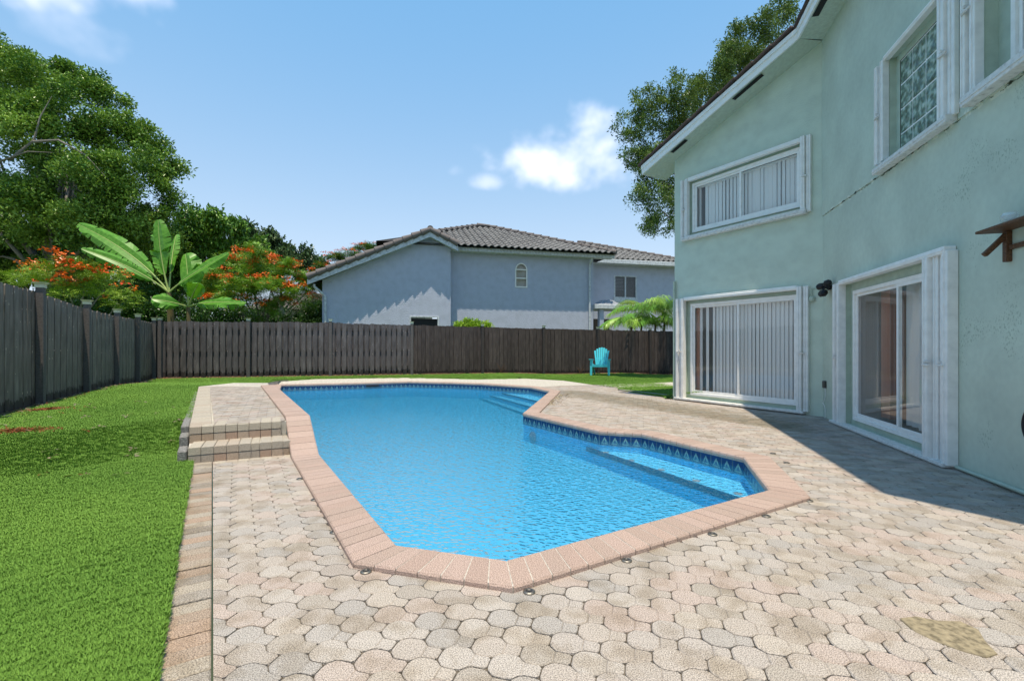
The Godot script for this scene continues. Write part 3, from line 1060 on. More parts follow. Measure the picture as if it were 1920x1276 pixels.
# ------------------------------------------------------------------ pool
func build_pool() -> void:
	var pool := thing("swimming_pool", "blue swimming pool with pink brick coping and triangle waterline tiles", "pool", V(-2.0, 0, 9.0))
	var m := pool_in.size()
	var floor_y := -0.47
	var shell := Soup.new()
	var fl := ccw(pool_in.duplicate())
	var idx := Geometry2D.triangulate_polygon(fl)
	for i in range(0, idx.size(), 3):
		shell.t3(V2(fl[idx[i]], floor_y), V2(fl[idx[i + 1]], floor_y), V2(fl[idx[i + 2]], floor_y))
	for i in m:
		var j := (i + 1) % m
		shell.quad(V2(pool_in[i], floor_y), V2(pool_in[j], floor_y), V2(pool_in[j], pool_h[j] - 0.02), V2(pool_in[i], pool_h[i] - 0.02))
		shell.quad(V2(pool_in[i], pool_h[i] - 0.03), V2(pool_in[j], pool_h[j] - 0.03), V2(pool_out[j], pool_h[j] - 0.03), V2(pool_out[i], pool_h[i] - 0.03))
	part(pool, "basin", shell, M.plaster)
	# coping: bricks laid across the edge on a mortar bed
	var bed := Soup.new()
	var dark_bed := Soup.new()
	var shown := 0
	for i in m:
		var j := (i + 1) % m
		var a := pool_in[i]
		var b := pool_in[j]
		var ao := pool_out[i]
		var bo := pool_out[j]
		var len := maxf(a.distance_to(b), ao.distance_to(bo))
		var cnt := maxi(2, int(round((a.distance_to(b) + ao.distance_to(bo)) * 0.5 / 0.118)))
		if i in [5, 6, 7, 8, 9, 10, 11]:
			cnt = maxi(2, int(round(len / 0.15)))
		# the joints are pointed with pale mortar, except along the left side where it has washed out
		var worn := i in [1, 2, 3, 4]
		var bd := dark_bed if worn else bed
		var jt := 0.022 if worn else 0.0308
		bd.quad(V2(a.lerp(ao, 0.01), pool_h[i] + jt), V2(ao.lerp(a, 0.03), pool_h[i] + jt), V2(bo.lerp(b, 0.03), pool_h[j] + jt), V2(b.lerp(bo, 0.01), pool_h[j] + jt))
		for side in [[a.lerp(ao, 0.01), b.lerp(bo, 0.01)], [ao.lerp(a, 0.03), bo.lerp(b, 0.03)]]:
			bd.quad(V2(side[0], pool_h[i] - 0.025), V2(side[1], pool_h[j] - 0.025), V2(side[1], pool_h[j] + jt), V2(side[0], pool_h[i] + jt))
		for k in cnt:
			var g := (0.0024 if worn else 0.0036) / len
			var f0 := float(k) / cnt + g
			var f1 := float(k + 1) / cnt - g
			var br := Soup.new()
			var jit := clampf(rng.randfn(0.0, 0.0006), -0.0009, 0.0014)
			coping_brick(br, a.lerp(b, f0), ao.lerp(bo, f0), lerpf(pool_h[i], pool_h[j], f0) + jit, a.lerp(b, f1), ao.lerp(bo, f1), lerpf(pool_h[i], pool_h[j], f1) + jit)
			part(pool, "coping_brick", br, M.brick[rng.randi_range(0, 4)])
			shown += 1
	part(pool, "mortar_bed", bed, M.mortar)
	part(pool, "mortar_bed", dark_bed, M.joint)
	# waterline tiles, each with its printed triangle, set 4 mm proud of a grout band
	var grout := Soup.new()
	for i in m:
		var j := (i + 1) % m
		var a := pool_in[i]
		var b := pool_in[j]
		var u := (b - a).normalized()
		var inw := Vector2(u.y, -u.x)
		var L := a.distance_to(b)
		var cnt := maxi(1, int(round(L / 0.152)))
		grout.quad(V2(a + inw * 0.004, pool_h[i] - 0.175), V2(b + inw * 0.004, pool_h[j] - 0.175), V2(b + inw * 0.004, pool_h[j] - 0.026), V2(a + inw * 0.004, pool_h[i] - 0.026))
		if i in [0, 1, 2, 3, 4, 5, 18, 13]:
			continue            # these walls face away from every place one can stand at here
		for k in cnt:
			var f0 := float(k) / cnt + 0.0015 / L
			var f1 := float(k + 1) / cnt - 0.0015 / L
			var p := a.lerp(b, f0) + inw * 0.009
			var q := a.lerp(b, f1) + inw * 0.009
			var h0 := lerpf(pool_h[i], pool_h[j], f0) - 0.028
			var ts := Soup.new()
			ts.use_uv = true
			ts.quad(V2(q, h0 - 0.146), V2(p, h0 - 0.146), V2(p, h0), V2(q, h0), Rect2(0, 1, 1, -1))
			ts.quad(V2(p, h0 - 0.146), V2(p - inw * 0.006, h0 - 0.146), V2(p - inw * 0.006, h0), V2(p, h0), Rect2(0, 0, 0.02, 0.02))
			ts.quad(V2(q - inw * 0.006, h0 - 0.146), V2(q, h0 - 0.146), V2(q, h0), V2(q - inw * 0.006, h0), Rect2(0, 0, 0.02, 0.02))
			part(pool, "tile", ts, M.tile)
	part(pool, "grout_band", grout, M.grout)
	# swim-out bench along the right wall with a dark tiled front edge
	var bench := Soup.new()
	var bp := ccw(pv([Vector2(1.12, 7.12), Vector2(2.34, 4.55), Vector2(2.545, 5.24), Vector2(1.805, 6.665), Vector2(1.255, 6.875)]))
	bench.prism(bp, floor_y, -0.255)
	var bo2 := part(pool, "swim_out_bench", bench, M.bench)
	var tr := Soup.new()
	edge_strip(tr, Vector2(1.12, 7.12), Vector2(2.34, 4.55), -0.252, 0.07)
	part(bo2, "edge_tiles", tr, M.trim)
	# entry steps in the far right corner
	var lv := [[Vector2(-0.30, 14.78), Vector2(0.86, 12.2), -0.21], [Vector2(-0.66, 14.95), Vector2(0.74, 11.6), -0.31], [Vector2(-1.0, 15.2), Vector2(0.62, 11.0), -0.42]]
	for k in 3:
		var s := Soup.new()
		var p: Vector2 = lv[k][0]
		var q: Vector2 = lv[k][1]
		s.prism(ccw(pv([p, q, Vector2(1.02, 12.88), Vector2(0.535, 14.225)])), floor_y, lv[k][2])
		var so := part(pool, "entry_step", s, M.bench)
		var e := Soup.new()
		edge_strip(e, p, q, float(lv[k][2]) + 0.003, 0.05)
		part(so, "edge_tiles", e, M.trim)
	# skimmer mouth in the far wall, light and outlets
	var sk := Soup.new()
	var su := (pool_in[8] - pool_in[7]).normalized()
	var sn := Vector2(su.y, -su.x)
	var sb := Basis(Vector3(su.x, 0, -su.y), Vector3.UP, Vector3(-sn.x, 0, sn.y))
	sk.cbox(Transform3D(sb, V2(pool_in[7].lerp(pool_in[8], 0.8) + sn * 0.012, -0.075)), Vector3(0.42, 0.055, 0.02), 0.004)
	part(pool, "skimmer_mouth", sk, M.dark)
	var wu := (pool_in[15] - pool_in[14]).normalized()
	var wn := Vector2(wu.y, -wu.x)
	var li := Soup.new()
	var lc := V2(pool_in[14].lerp(pool_in[15], 0.16) + wn * 0.02, -0.36)
	for k in 20:
		var a0 := TAU * k / 20.0
		var a1 := TAU * (k + 1) / 20.0
		var ex := Vector3(wu.x, 0, -wu.y) * 0.11
		var ey := Vector3.UP * 0.11
		li.t3(lc + Vector3(wn.x, 0, -wn.y) * 0.02, lc + ex * cos(a0) + ey * sin(a0), lc + ex * cos(a1) + ey * sin(a1))
	part(pool, "pool_light", li, M.grout)
	for k in 5:
		var c := Vector2(1.32, 6.74).lerp(Vector2(2.30, 4.86), k / 4.0)
		var dr := Soup.new()
		dr.lathe(V2(c, -0.254), pv([Vector2(0.045, 0.0), Vector2(0.04, 0.006), Vector2(0.0, 0.008)]), 12)
		part(bo2, "bench_outlet", dr, M.grout)
	# water
	var w := MeshInstance3D.new()
	w.name = "water"
	var ws := Soup.new()
	for i in range(0, idx.size(), 3):
		ws.t3(V2(fl[idx[i]], WATER_Y), V2(fl[idx[i + 1]], WATER_Y), V2(fl[idx[i + 2]], WATER_Y))
	w.mesh = ws.mesh()
	w.material_override = M.water
	w.set_meta("kind", "structure")
	add_child(w)
	# the body of water: absorbs red, scatters blue, so deep parts look bluer than the shallow ledges
	var body := FogVolume.new()
	body.name = "water_body"
	body.shape = RenderingServer.FOG_VOLUME_SHAPE_BOX
	body.size = Vector3(10.2, 0.5, 13.9)
	body.position = V(-2.35, -0.358, 9.5)
	var fm := FogMaterial.new()
	fm.albedo = lin(0.0, 0.55, 0.995)
	fm.density = 0.45
	body.material = fm
	body.set_meta("kind", "structure")
	add_child(body)

func edge_strip(s: Soup, p: Vector2, q: Vector2, y: float, h: float) -> void:
	var u := (q - p).normalized()
	var inw := Vector2(-u.y, u.x)
	if inw.x > 0.0:
		inw = -inw
	var mid := (p + q) * 0.5 + inw * 0.006
	var b := Basis(Vector3(u.x, 0, -u.y), Vector3.UP, Vector3(u.x, 0, -u.y).cross(Vector3.UP))
	s.cbox(Transform3D(b, V2(mid, y - h * 0.5 + 0.004)), Vector3(p.distance_to(q), h, 0.03), 0.004)

func coping_brick(s: Soup, a: Vector2, ao: Vector2, ha: float, b: Vector2, bo: Vector2, hb: float) -> void:
	# across: w runs from 0 at the inner edge to 1 at the outer edge, bullnose towards the water
	var prof := [[-0.04, -0.028], [-0.06, 0.0], [-0.045, 0.022], [0.0, 0.033], [0.97, 0.033], [1.0, 0.022], [1.0, -0.03]]
	var pa: Array = []
	var pb: Array = []
	for p: Array in prof:
		pa.append(V2(a.lerp(ao, p[0]), ha + float(p[1])))
		pb.append(V2(b.lerp(bo, p[0]), hb + float(p[1])))
	for i in prof.size() - 1:
		s.quad(pa[i], pa[i + 1], pb[i + 1], pb[i])
	for i in range(1, prof.size() - 1):
		s.t3(pa[0], pa[i], pa[i + 1])
		s.t3(pb[0], pb[i + 1], pb[i])

# ------------------------------------------------------------------ green house
class Wall:
	var p: Vector2
	var u: Vector2
	var n: Vector2
	var L: float
	func _init(a: Vector2, b: Vector2, out_left := false) -> void:
		p = a
		u = (b - a).normalized()
		L = a.distance_to(b)
		n = Vector2(-u.y, u.x) if out_left else Vector2(u.y, -u.x)
	func w(s: float, h: float, o := 0.0) -> Vector3:
		var q := p + u * s + n * o
		return Vector3(q.x, h, -q.y)
	func basis() -> Basis:
		return Basis(Vector3(u.x, 0, -u.y), Vector3.UP, Vector3(u.x, 0, -u.y).cross(Vector3.UP))

# rectangles of a wall face around its openings; holes: Rect2(s, h, width, height)
func wall_face(s: Soup, W: Wall, s0: float, s1: float, h0: float, h1: float, holes: Array, o := 0.0, uvscale := Vector2.ZERO) -> void:
	var xs := [s0, s1]
	var ys := [h0, h1]
	for r: Rect2 in holes:
		for x: float in [r.position.x, r.end.x]:
			if x > s0 and x < s1: xs.append(x)
		for y: float in [r.position.y, r.end.y]:
			if y > h0 and y < h1: ys.append(y)
	xs.sort()
	ys.sort()
	for i in xs.size() - 1:
		for j in ys.size() - 1:
			if xs[i + 1] - xs[i] < 0.0005 or ys[j + 1] - ys[j] < 0.0005:
				continue
			var c := Vector2((xs[i] + xs[i + 1]) * 0.5, (ys[j] + ys[j + 1]) * 0.5)
			var skip := false
			for r: Rect2 in holes:
				if r.has_point(c):
					skip = true
			if skip:
				continue
			var r2 := Rect2(xs[i] * uvscale.x, 1.0 - ys[j] * uvscale.y, (xs[i + 1] - xs[i]) * uvscale.x, -(ys[j + 1] - ys[j]) * uvscale.y)
			s.quad(W.w(xs[i], ys[j], o), W.w(xs[i + 1], ys[j], o), W.w(xs[i + 1], ys[j + 1], o), W.w(xs[i], ys[j + 1], o), r2)

func wbox(s: Soup, W: Wall, s0: float, s1: float, h0: float, h1: float, o0: float, o1: float, ch := 0.0) -> void:
	var c := W.w((s0 + s1) * 0.5, (h0 + h1) * 0.5, (o0 + o1) * 0.5)
	s.cbox(Transform3D(W.basis(), c), Vector3(s1 - s0, h1 - h0, absf(o1 - o0)), ch)

# reveal round an opening, recessed panel round the frame, room behind
func opening(house: Node3D, W: Wall, hole: Rect2, frame: Rect2, depth: float, o: float) -> void:
	var s := Soup.new()
	var a := hole.position
	var b := hole.end
	s.quad(W.w(a.x, a.y, o), W.w(a.x, b.y, o), W.w(a.x, b.y, -depth), W.w(a.x, a.y, -depth))
	s.quad(W.w(b.x, a.y, o), W.w(b.x, a.y, -depth), W.w(b.x, b.y, -depth), W.w(b.x, b.y, o))
	s.quad(W.w(a.x, b.y, o), W.w(b.x, b.y, o), W.w(b.x, b.y, -depth), W.w(a.x, b.y, -depth))
	s.quad(W.w(a.x, a.y, o), W.w(a.x, a.y, -depth), W.w(b.x, a.y, -depth), W.w(b.x, a.y, o))
	wall_face(s, W, a.x, b.x, a.y, b.y, [frame], -depth)
	part(house, "reveal", s, M.green_plain)

func room(house: Node3D, W: Wall, r: Rect2, depth: float, back: float, wallm: Material) -> void:
	var s := Soup.new()
	var a := r.position - Vector2(0.0, 0.02)
	var b := r.end + Vector2(0.0, 0.05)
	var o0 := -depth - 0.06
	s.quad(W.w(a.x, a.y, o0), W.w(a.x, b.y, o0), W.w(a.x, b.y, -back), W.w(a.x, a.y, -back))
	s.quad(W.w(b.x, a.y, o0), W.w(b.x, a.y, -back), W.w(b.x, b.y, -back), W.w(b.x, b.y, o0))
	s.quad(W.w(a.x, b.y, o0), W.w(b.x, b.y, o0), W.w(b.x, b.y, -back), W.w(a.x, b.y, -back))
	s.quad(W.w(a.x, a.y, -back), W.w(a.x, b.y, -back), W.w(b.x, b.y, -back), W.w(b.x, a.y, -back))
	part(house, "room_wall", s, wallm)
	var f := Soup.new()
	f.quad(W.w(a.x, a.y, o0), W.w(a.x, a.y, -back), W.w(b.x, a.y, -back), W.w(b.x, a.y, o0))
	part(house, "room_floor", f, M.room_floor)

# sliding window or door: outer frame, panels with their own frame and pane
func slider(house: Node3D, W: Wall, called: String, fr: Rect2, depth: float, panels: Array, fw := 0.055) -> void:
	var f := Soup.new()
	var a := fr.position
	var b := fr.end
	wbox(f, W, a.x, b.x, b.y - fw, b.y, -depth - 0.06, -depth + 0.035, 0.004)
	wbox(f, W, a.x, b.x, a.y, a.y + fw, -depth - 0.06, -depth + 0.035, 0.004)
	wbox(f, W, a.x, a.x + fw, a.y + fw, b.y - fw, -depth - 0.06, -depth + 0.035, 0.004)
	wbox(f, W, b.x - fw, b.x, a.y + fw, b.y - fw, -depth - 0.06, -depth + 0.035, 0.004)
	var root := part(house, called, f, M.white)
	for p: Array in panels:
		var s0: float = p[0]
		var s1: float = p[1]
		var oo: float = -depth + float(p[2])
		var t := 0.042
		var g := Soup.new()
		wbox(g, W, s0, s0 + t, a.y + fw, b.y - fw, oo - 0.022, oo, 0.003)
		wbox(g, W, s1 - t, s1, a.y + fw, b.y - fw, oo - 0.022, oo, 0.003)
		wbox(g, W, s0 + t, s1 - t, a.y + fw, a.y + fw + t * 1.3, oo - 0.022, oo, 0.003)
		wbox(g, W, s0 + t, s1 - t, b.y - fw - t, b.y - fw, oo - 0.022, oo, 0.003)
		part(root, "sash", g, M.white)
		var pane := Soup.new()
		pane.quad(W.w(s0 + t, a.y + fw + t * 1.3, oo - 0.011), W.w(s1 - t, a.y + fw + t * 1.3, oo - 0.011), W.w(s1 - t, b.y - fw - t, oo - 0.011), W.w(s0 + t, b.y - fw - t, oo - 0.011))
		part(root, "pane", pane, M.glass)

# hurricane shutter folded back: zigzag blades between a head track and a sill track
func shutter_stack(house: Node3D, W: Wall, s0: float, s1: float, h0: float, h1: float, o0: float, blades: int, deep: float, flip := false) -> void:
	var root: MeshInstance3D = null
	var pitch := (s1 - s0) / blades
	for k in blades:
		var s := Soup.new()
		var a := s0 + pitch * k
		var z0 := o0 + (deep if (k % 2 == 0) != flip else deep * 0.55)
		wbox(s, W, a + 0.003, a + pitch - 0.003, h0, h1, o0 - 0.01, z0, 0.006)
		var rib := a + pitch * 0.5
		wbox(s, W, rib - 0.006, rib + 0.006, h0 + 0.01, h1 - 0.01, z0 - 0.004, z0 + 0.010, 0.002)
		if root == null:
			root = part(house, "shutter_stack", s, M.alu)
		else:
			part(root, "blade", s, M.alu)
	var lock := Soup.new()
	var hm := lerpf(h0, h1, 0.46)
	wbox(lock, W, lerpf(s0, s1, 0.2), lerpf(s0, s1, 0.8), hm, hm + 0.022, o0 + deep, o0 + deep + 0.022, 0.004)
	wbox(lock, W, lerpf(s0, s1, 0.5) - 0.012, lerpf(s0, s1, 0.5) + 0.012, hm + 0.03, hm + 0.06, o0 + deep * 0.8, o0 + deep + 0.03, 0.004)
	part(root, "lock_bar", lock, M.dirty)

func track(house: Node3D, W: Wall, called: String, s0: float, s1: float, h0: float, h1: float, o0: float, o1: float, m: Material) -> void:
	var s := Soup.new()
	wbox(s, W, s0, s1, h0, h1, o0, o1, 0.006)
	wbox(s, W, s0 + 0.01, s1 - 0.01, lerpf(h0, h1, 0.35), lerpf(h0, h1, 0.55), o1 - 0.004, o1 + 0.008, 0.002)
	part(house, called, s, m)

func blinds(house: Node3D, W: Wall, s0: float, s1: float, h0: float, h1: float, o: float, pitch: float, ang: float, gaps: Array) -> void:
	var rail := Soup.new()
	wbox(rail, W, s0, s1, h1, h1 + 0.035, o - 0.03, o + 0.03, 0.004)
	var root := part(house, "vertical_blind", rail, M.white)
	var n := int((s1 - s0) / pitch)
	var slat := Soup.new()
	slat.cbox(Transform3D.IDENTITY, Vector3(pitch * 1.0, h1 - h0, 0.003))
	var msh := slat.mesh()
	for k in n:
		if k in gaps:
			continue
		var s := s0 + (k + 0.5) * pitch
		var a := ang + rng.randfn(0, 0.11)
		part(root, "slat", msh, M.blind, Transform3D(W.basis() * Basis(Vector3.UP, a), W.w(s, (h0 + h1) * 0.5, o)))

# painted stucco of the long wall, copied stains: mildew freckles, the cracked line between the storeys, chipped paint
func stucco_texture() -> ImageTexture:
	var w := 1024
	var h := 1024
	var im := Image.create(w, h, false, Image.FORMAT_RGB8)
	var n1 := noise(301, 0.006, 5)
	var n2 := noise(302, 0.09, 3)
	var n3 := noise(303, 0.012, 3)
	var n4 := noise(304, 0.02, 4)
	for y in h:
		var hh := 6.62 * (1.0 - float(y) / h)
		for x in w:
			var s := 6.16 * float(x) / w
			var b := 0.90 + 0.06 * n1.get_noise_2d(x, y) + 0.025 * n4.get_noise_2d(x * 3.0, y * 3.0)
			var c := Color(b, b, b)
			# freckles of mildew on the damp right part of the wall
			var zone := 0.0
			if s > 2.9 and hh < 3.5:
				zone = ss(2.9, 3.7, s) * clampf(0.15 + 2.2 * n3.get_noise_2d(x * 0.7, y * 0.7), 0.0, 1.0)
			var f := n2.get_noise_2d(x * 2.6, y * 1.7)
			if f > 0.50 - 0.26 * zone:
				c = c.lerp(Color(0.55, 0.60, 0.56), clampf((f - 0.50 + 0.26 * zone) * 3.0 * zone, 0.0, 0.45))
			# crack along the storey joint
			var line := 3.53 + 0.022 * n3.get_noise_2d(x * 2.0, 7.0) + 0.01 * n2.get_noise_2d(x, 3.0)
			var dy := hh - line
			if absf(dy) < 0.003 + 0.016 * n3.get_noise_2d(x * 2.4, 90.0):
				c = Color(0.30, 0.31, 0.28)
			elif dy > -0.03 and dy < 0.035 and n3.get_noise_2d(x * 3.2, 40.0) > 0.20:
				c = Color(1.0, 0.97, 0.98)
			im.set_pixel(x, y, c)
	return ImageTexture.create_from_image(im)

func build_house() -> void:
	var A := Wall.new(Vector2(3.81, 11.2), Vector2(5.48, 8.43))
	var B := Wall.new(Vector2(5.48, 8.43), Vector2(3.88, 2.48))
	A.n = Vector2(-0.8564, -0.5163)
	B.n = Vector2(-0.9657, 0.2597)
	var house := thing("green_house", "two-storey pale green stucco house with white shutters and brown tiled roof", "house", V(4.6, 0, 7.5))
	var rake := func(s: float) -> float: return 5.37 + (s + 0.6) * 0.3434
	# --- wall A
	var win1 := Rect2(0.42, 3.76, 2.47, 1.20)
	var fr1 := Rect2(0.47, 3.80, 2.40, 1.11)
	var door1 := Rect2(0.30, 0.05, 2.53, 2.25)
	var fd1 := Rect2(0.41, 0.14, 2.40, 2.06)
	var s := Soup.new()
	wall_face(s, A, 0, A.L, -0.1, 5.37, [win1, door1])
	s.quad(A.w(0, 5.37), A.w(A.L, 5.37), A.w(A.L, rake.call(A.L) + 0.1), A.w(0, rake.call(0.0) + 0.1))
	part(house, "wall", s, M.green)
	opening(house, A, win1, fr1, 0.06, 0.0)
	opening(house, A, door1, fd1, 0.07, 0.0)
	# --- wall B, the upper storey stands 14 mm proud
	var win2 := Rect2(2.38, 3.60, 1.2, 1.33)
	var fr2 := Rect2(2.47, 3.60, 1.1, 1.24)
	var win3 := Rect2(4.12, 3.62, 1.5, 1.75)
	var fr3 := Rect2(4.32, 3.62, 1.2, 1.6)
	var door2 := Rect2(0.98, 0.04, 2.36, 2.16)
	var fd2 := Rect2(1.13, 0.12, 2.2, 1.97)
	M.stucco_b = mat(lin(0.64, 0.72, 0.595), 0.85, stucco_texture(), null, 1.0, 1.0, true)
	var k := Vector2(1.0 / 6.16, 1.0 / 6.62)
	s = Soup.new()
	s.use_uv = true
	wall_face(s, B, 0, B.L, -0.1, 3.53, [door2], 0.0, k)
	wall_face(s, B, 0, B.L, 3.53, 6.75, [win2, win3], 0.014, k)
	s.quad(B.w(0, 3.53, 0), B.w(B.L, 3.53, 0), B.w(B.L, 3.53, 0.014), B.w(0, 3.53, 0.014), Rect2(0, 0.466, 1, 0.001))
	part(house, "wall", s, M.stucco_b)
	opening(house, B, win2, fr2, 0.06, 0.014)
	opening(house, B, win3, fr3, 0.10, 0.014)
	opening(house, B, door2, fd2, 0.07, 0.0)
	# --- other walls
	var C := Wall.new(Vector2(3.88, 2.48), Vector2(6.46, -1.8))
	C.n = A.n
	var F := Wall.new(Vector2(9.8, 14.81), Vector2(3.81, 11.2))
	var G := Wall.new(Vector2(6.46, -1.8), Vector2(12.5, 1.9))
	var R := Wall.new(Vector2(12.5, 1.9), Vector2(9.8, 14.81))
	for w: Wall in [C, F, G, R]:
		s = Soup.new()
		wall_face(s, w, 0, w.L, -0.1, 5.55 if w == F else 6.65, [])
		part(house, "wall", s, M.green)
	# --- eaves
	var oc := B.p + Vector2(-0.484, -0.068)
	var far := A.p + A.n * 0.45 - A.u * 0.6
	var nearc := Vector2(3.40, 2.43)
	var cend := nearc + C.u * 5.5
	s = Soup.new()
	var far_w := A.p - A.u * 0.6
	s.quad(V2(far, 5.37), V2(far_w - A.n * 0.4, 5.37), V2(B.p, 6.62), V2(oc, 6.62))
	s.quad(V2(oc, 6.62), V2(B.p - B.n * 0.1, 6.62), V2(nearc - B.n * 0.6, 6.62), V2(nearc, 6.62))
	s.quad(V2(nearc, 6.62), V2(nearc - C.n * 0.6, 6.62), V2(cend - C.n * 0.6, 6.62), V2(cend, 6.62))
	part(house, "soffit", s, M.soffit)
	# fascia boards
	var runs := [[far, oc, 5.37, 6.62, A.n], [oc, nearc, 6.62, 6.62, B.n], [nearc, cend, 6.62, 6.62, C.n]]
	for r: Array in runs:
		s = Soup.new()
		var a: Vector2 = r[0]
		var b: Vector2 = r[1]
		var nn: Vector2 = r[4]
		for lay2: Array in [[0.0, -0.012, 0.19], [0.022, 0.11, 0.19]]:
			var o: float = lay2[0]
			var y0: float = lay2[1]
			var y1: float = lay2[2]
			var a0 := V2(a + nn * o, float(r[2]) + y0)
			var b0 := V2(b + nn * o, float(r[3]) + y0)
			var a1 := V2(a + nn * o, float(r[2]) + y1)
			var b1 := V2(b + nn * o, float(r[3]) + y1)
			var bk := Vector3(-nn.x, 0, nn.y) * 0.03
			s.quad(a0, b0, b1, a1)
			s.quad(a0 + bk, b0 + bk, b0, a0)
			s.quad(a0, a1, a1 + bk, a0 + bk)
			s.quad(b0, b0 + bk, b1 + bk, b1)
		part(house, "fascia", s, M.white)
	var ef := Soup.new()
	ef.quad(V2(far, 5.36), V2(far_w - A.n * 0.4, 5.36), V2(far_w - A.n * 0.4, 5.55), V2(far, 5.55))
	part(house, "fascia", ef, M.white)
	# roof decks
	s = Soup.new()
	var up := 0.19
	var inn := -A.n * 7.0
	s.quad(V2(far, 5.37 + up), V2(oc, 6.62 + up), V2(oc + inn, 6.62 + up), V2(far + inn, 5.37 + up))
	var bi := -B.n * 5.0
	s.quad(V2(oc, 6.62 + up), V2(nearc, 6.62 + up), V2(nearc + bi, 8.3), V2(oc + bi, 8.3))
	s.quad(V2(nearc, 6.62 + up), V2(cend, 6.62 + up), V2(cend + bi, 8.3), V2(nearc + bi, 8.3))
	s.quad(V2(oc + bi, 8.3), V2(nearc + bi, 8.3), V2(Vector2(12.5, 1.9), 6.8), V2(Vector2(10.5, 13.0), 6.8))
	s.quad(V2(nearc + bi, 8.3), V2(cend + bi, 8.3), V2(Vector2(12.5, 1.9), 6.8), V2(Vector2(12.4, 2.0), 6.8))
	s.t3(V2(oc, 6.62 + up), V2(oc + bi, 8.3), V2(oc + inn, 6.62 + up))
	var roof := part(house, "roof", s, M.brown_tile)
	# edge tiles, each lapping the one below
	for r: Array in runs:
		var a: Vector2 = r[0]
		var b: Vector2 = r[1]
		var nn: Vector2 = r[4]
		var len := a.distance_to(b)
		var cnt := int(len / 0.36)
		var dirv := (V2(b, r[3]) - V2(a, r[2])).normalized()
		for i in cnt:
			var f := (i + 0.5) / cnt
			var t := Soup.new()
			var o3 := Vector3(nn.x, 0, -nn.y)
			var upv := o3.cross(dirv).normalized()
			if upv.y < 0: upv = -upv
			var bs := Basis(dirv, upv, dirv.cross(upv)) * Basis(Vector3.BACK, 0.07)
			t.cbox(Transform3D(bs, V2(a.lerp(b, f), lerpf(r[2], r[3], f)) + upv * (up + 0.045) - o3 * 0.05), Vector3(len / cnt + 0.05, 0.075, 0.22), 0.02)
			part(roof, "edge_tile", t, M.brown_tile)
	# soffit vents
	for v: Array in [[A, 0.22, 0.62], [A, 1.75, 2.35], [B, 0.75, 1.75], [B, 3.2, 4.2]]:
		var W: Wall = v[0]
		s = Soup.new()
		var h0: float = (rake.call(v[1]) - 0.03 if W == A else 6.614)
		var h1: float = (rake.call(v[2]) - 0.03 if W == A else 6.614)
		s.quad(W.w(v[1], h0, 0.30), W.w(v[2], h1, 0.30), W.w(v[2], h1, 0.40), W.w(v[1], h0, 0.40))
		s.quad(W.w(v[1], h0, 0.40), W.w(v[2], h1, 0.40), W.w(v[2], h1 - 0.01, 0.40), W.w(v[1], h0 - 0.01, 0.40))
		part(house, "soffit_vent", s, M.vent)
	# --- upper window on A
	slider(house, A, "window", fr1, 0.06, [[0.525, 1.66, 0.005], [1.62, 2.815, 0.03]])
	blinds(house, A, 0.54, 2.80, 3.88, 4.80, -0.16, 0.085, -0.16, [1])
	room(house, A, fr1, 0.06, 2.2, M.room)
	shutter_stack(house, A, 0.24, 0.43, 3.72, 5.02, 0.012, 3, 0.09)
	shutter_stack(house, A, 2.89, 3.06, 3.66, 5.04, 0.012, 2, 0.09)
	track(house, A, "shutter_track", 0.43, 2.89, 4.95, 5.03, 0.002, 0.09, M.white)
	track(house, A, "window_sill", 0.26, 3.0, 3.63, 3.72, 0.002, 0.12, M.dirty)
	# --- sliding door on A
	slider(house, A, "sliding_door", fd1, 0.07, [[0.465, 1.60, 0.005], [1.56, 2.755, 0.03]])
	blinds(house, A, 0.55, 2.75, 0.22, 2.10, -0.18, 0.083, -0.22, [1, 3])
	room(house, A, fd1, 0.07, 3.0, M.room)
	s = Soup.new()
	wbox(s, A, 0.47, 0.55, 0.18, 2.13, -0.27, -0.17)
	part(house, "door_jamb", s, M.terracotta)
	shutter_stack(house, A, 0.11, 0.33, 0.06, 2.33, 0.012, 3, 0.10)
	shutter_stack(house, A, 2.83, 3.02, 0.06, 2.33, 0.012, 2, 0.10)
	track(house, A, "shutter_track", 0.33, 2.83, 2.27, 2.35, 0.002, 0.10, M.white)
	track(house, A, "shutter_track", 0.08, 2.96, 0.02, 0.07, 0.002, 0.12, M.dirty)
	# --- sliding door on B
	slider(house, B, "sliding_door", fd2, 0.07, [[1.185, 2.46, 0.005], [2.42, 3.275, 0.03]])
	room(house, B, Rect2(1.13, 0.12, 2.2, 2.05), 0.07, 3.4, M.room)
	s = Soup.new()
	wbox(s, B, 1.30, 1.56, 0.2, 2.04, -0.62, -0.34)
	part(house, "room_pillar", s, M.terracotta)
	for cu: Array in [[2.06, 2.48, -0.32], [2.5, 3.28, -0.25]]:
		s = Soup.new()
		var x: float = cu[0]
		var i := 0
		while x < cu[1]:
			var o0: float = cu[2] + 0.03 * sin(i * 1.9)
			var o1: float = cu[2] + 0.03 * sin((i + 1) * 1.9)
			s.quad(B.w(x, 0.2, o0), B.w(x + 0.045, 0.2, o1), B.w(x + 0.045, 2.06, o1), B.w(x, 2.06, o0))
			x += 0.045
			i += 1
		part(house, "curtain", s, M.curtain)
	shutter_stack(house, B, 0.76, 1.0, 0.03, 2.24, 0.012, 3, 0.10)
	shutter_stack(house, B, 3.32, 3.52, 0.03, 2.21, 0.012, 2, 0.11)
	shutter_stack(house, B, 3.53, 3.74, 0.03, 2.22, 0.012, 2, 0.09, true)
	track(house, B, "shutter_track", 0.99, 3.70, 2.20, 2.27, 0.002, 0.11, M.white)
	track(house, B, "shutter_track", 0.67, 3.70, 0.005, 0.05, 0.002, 0.13, M.dirty)
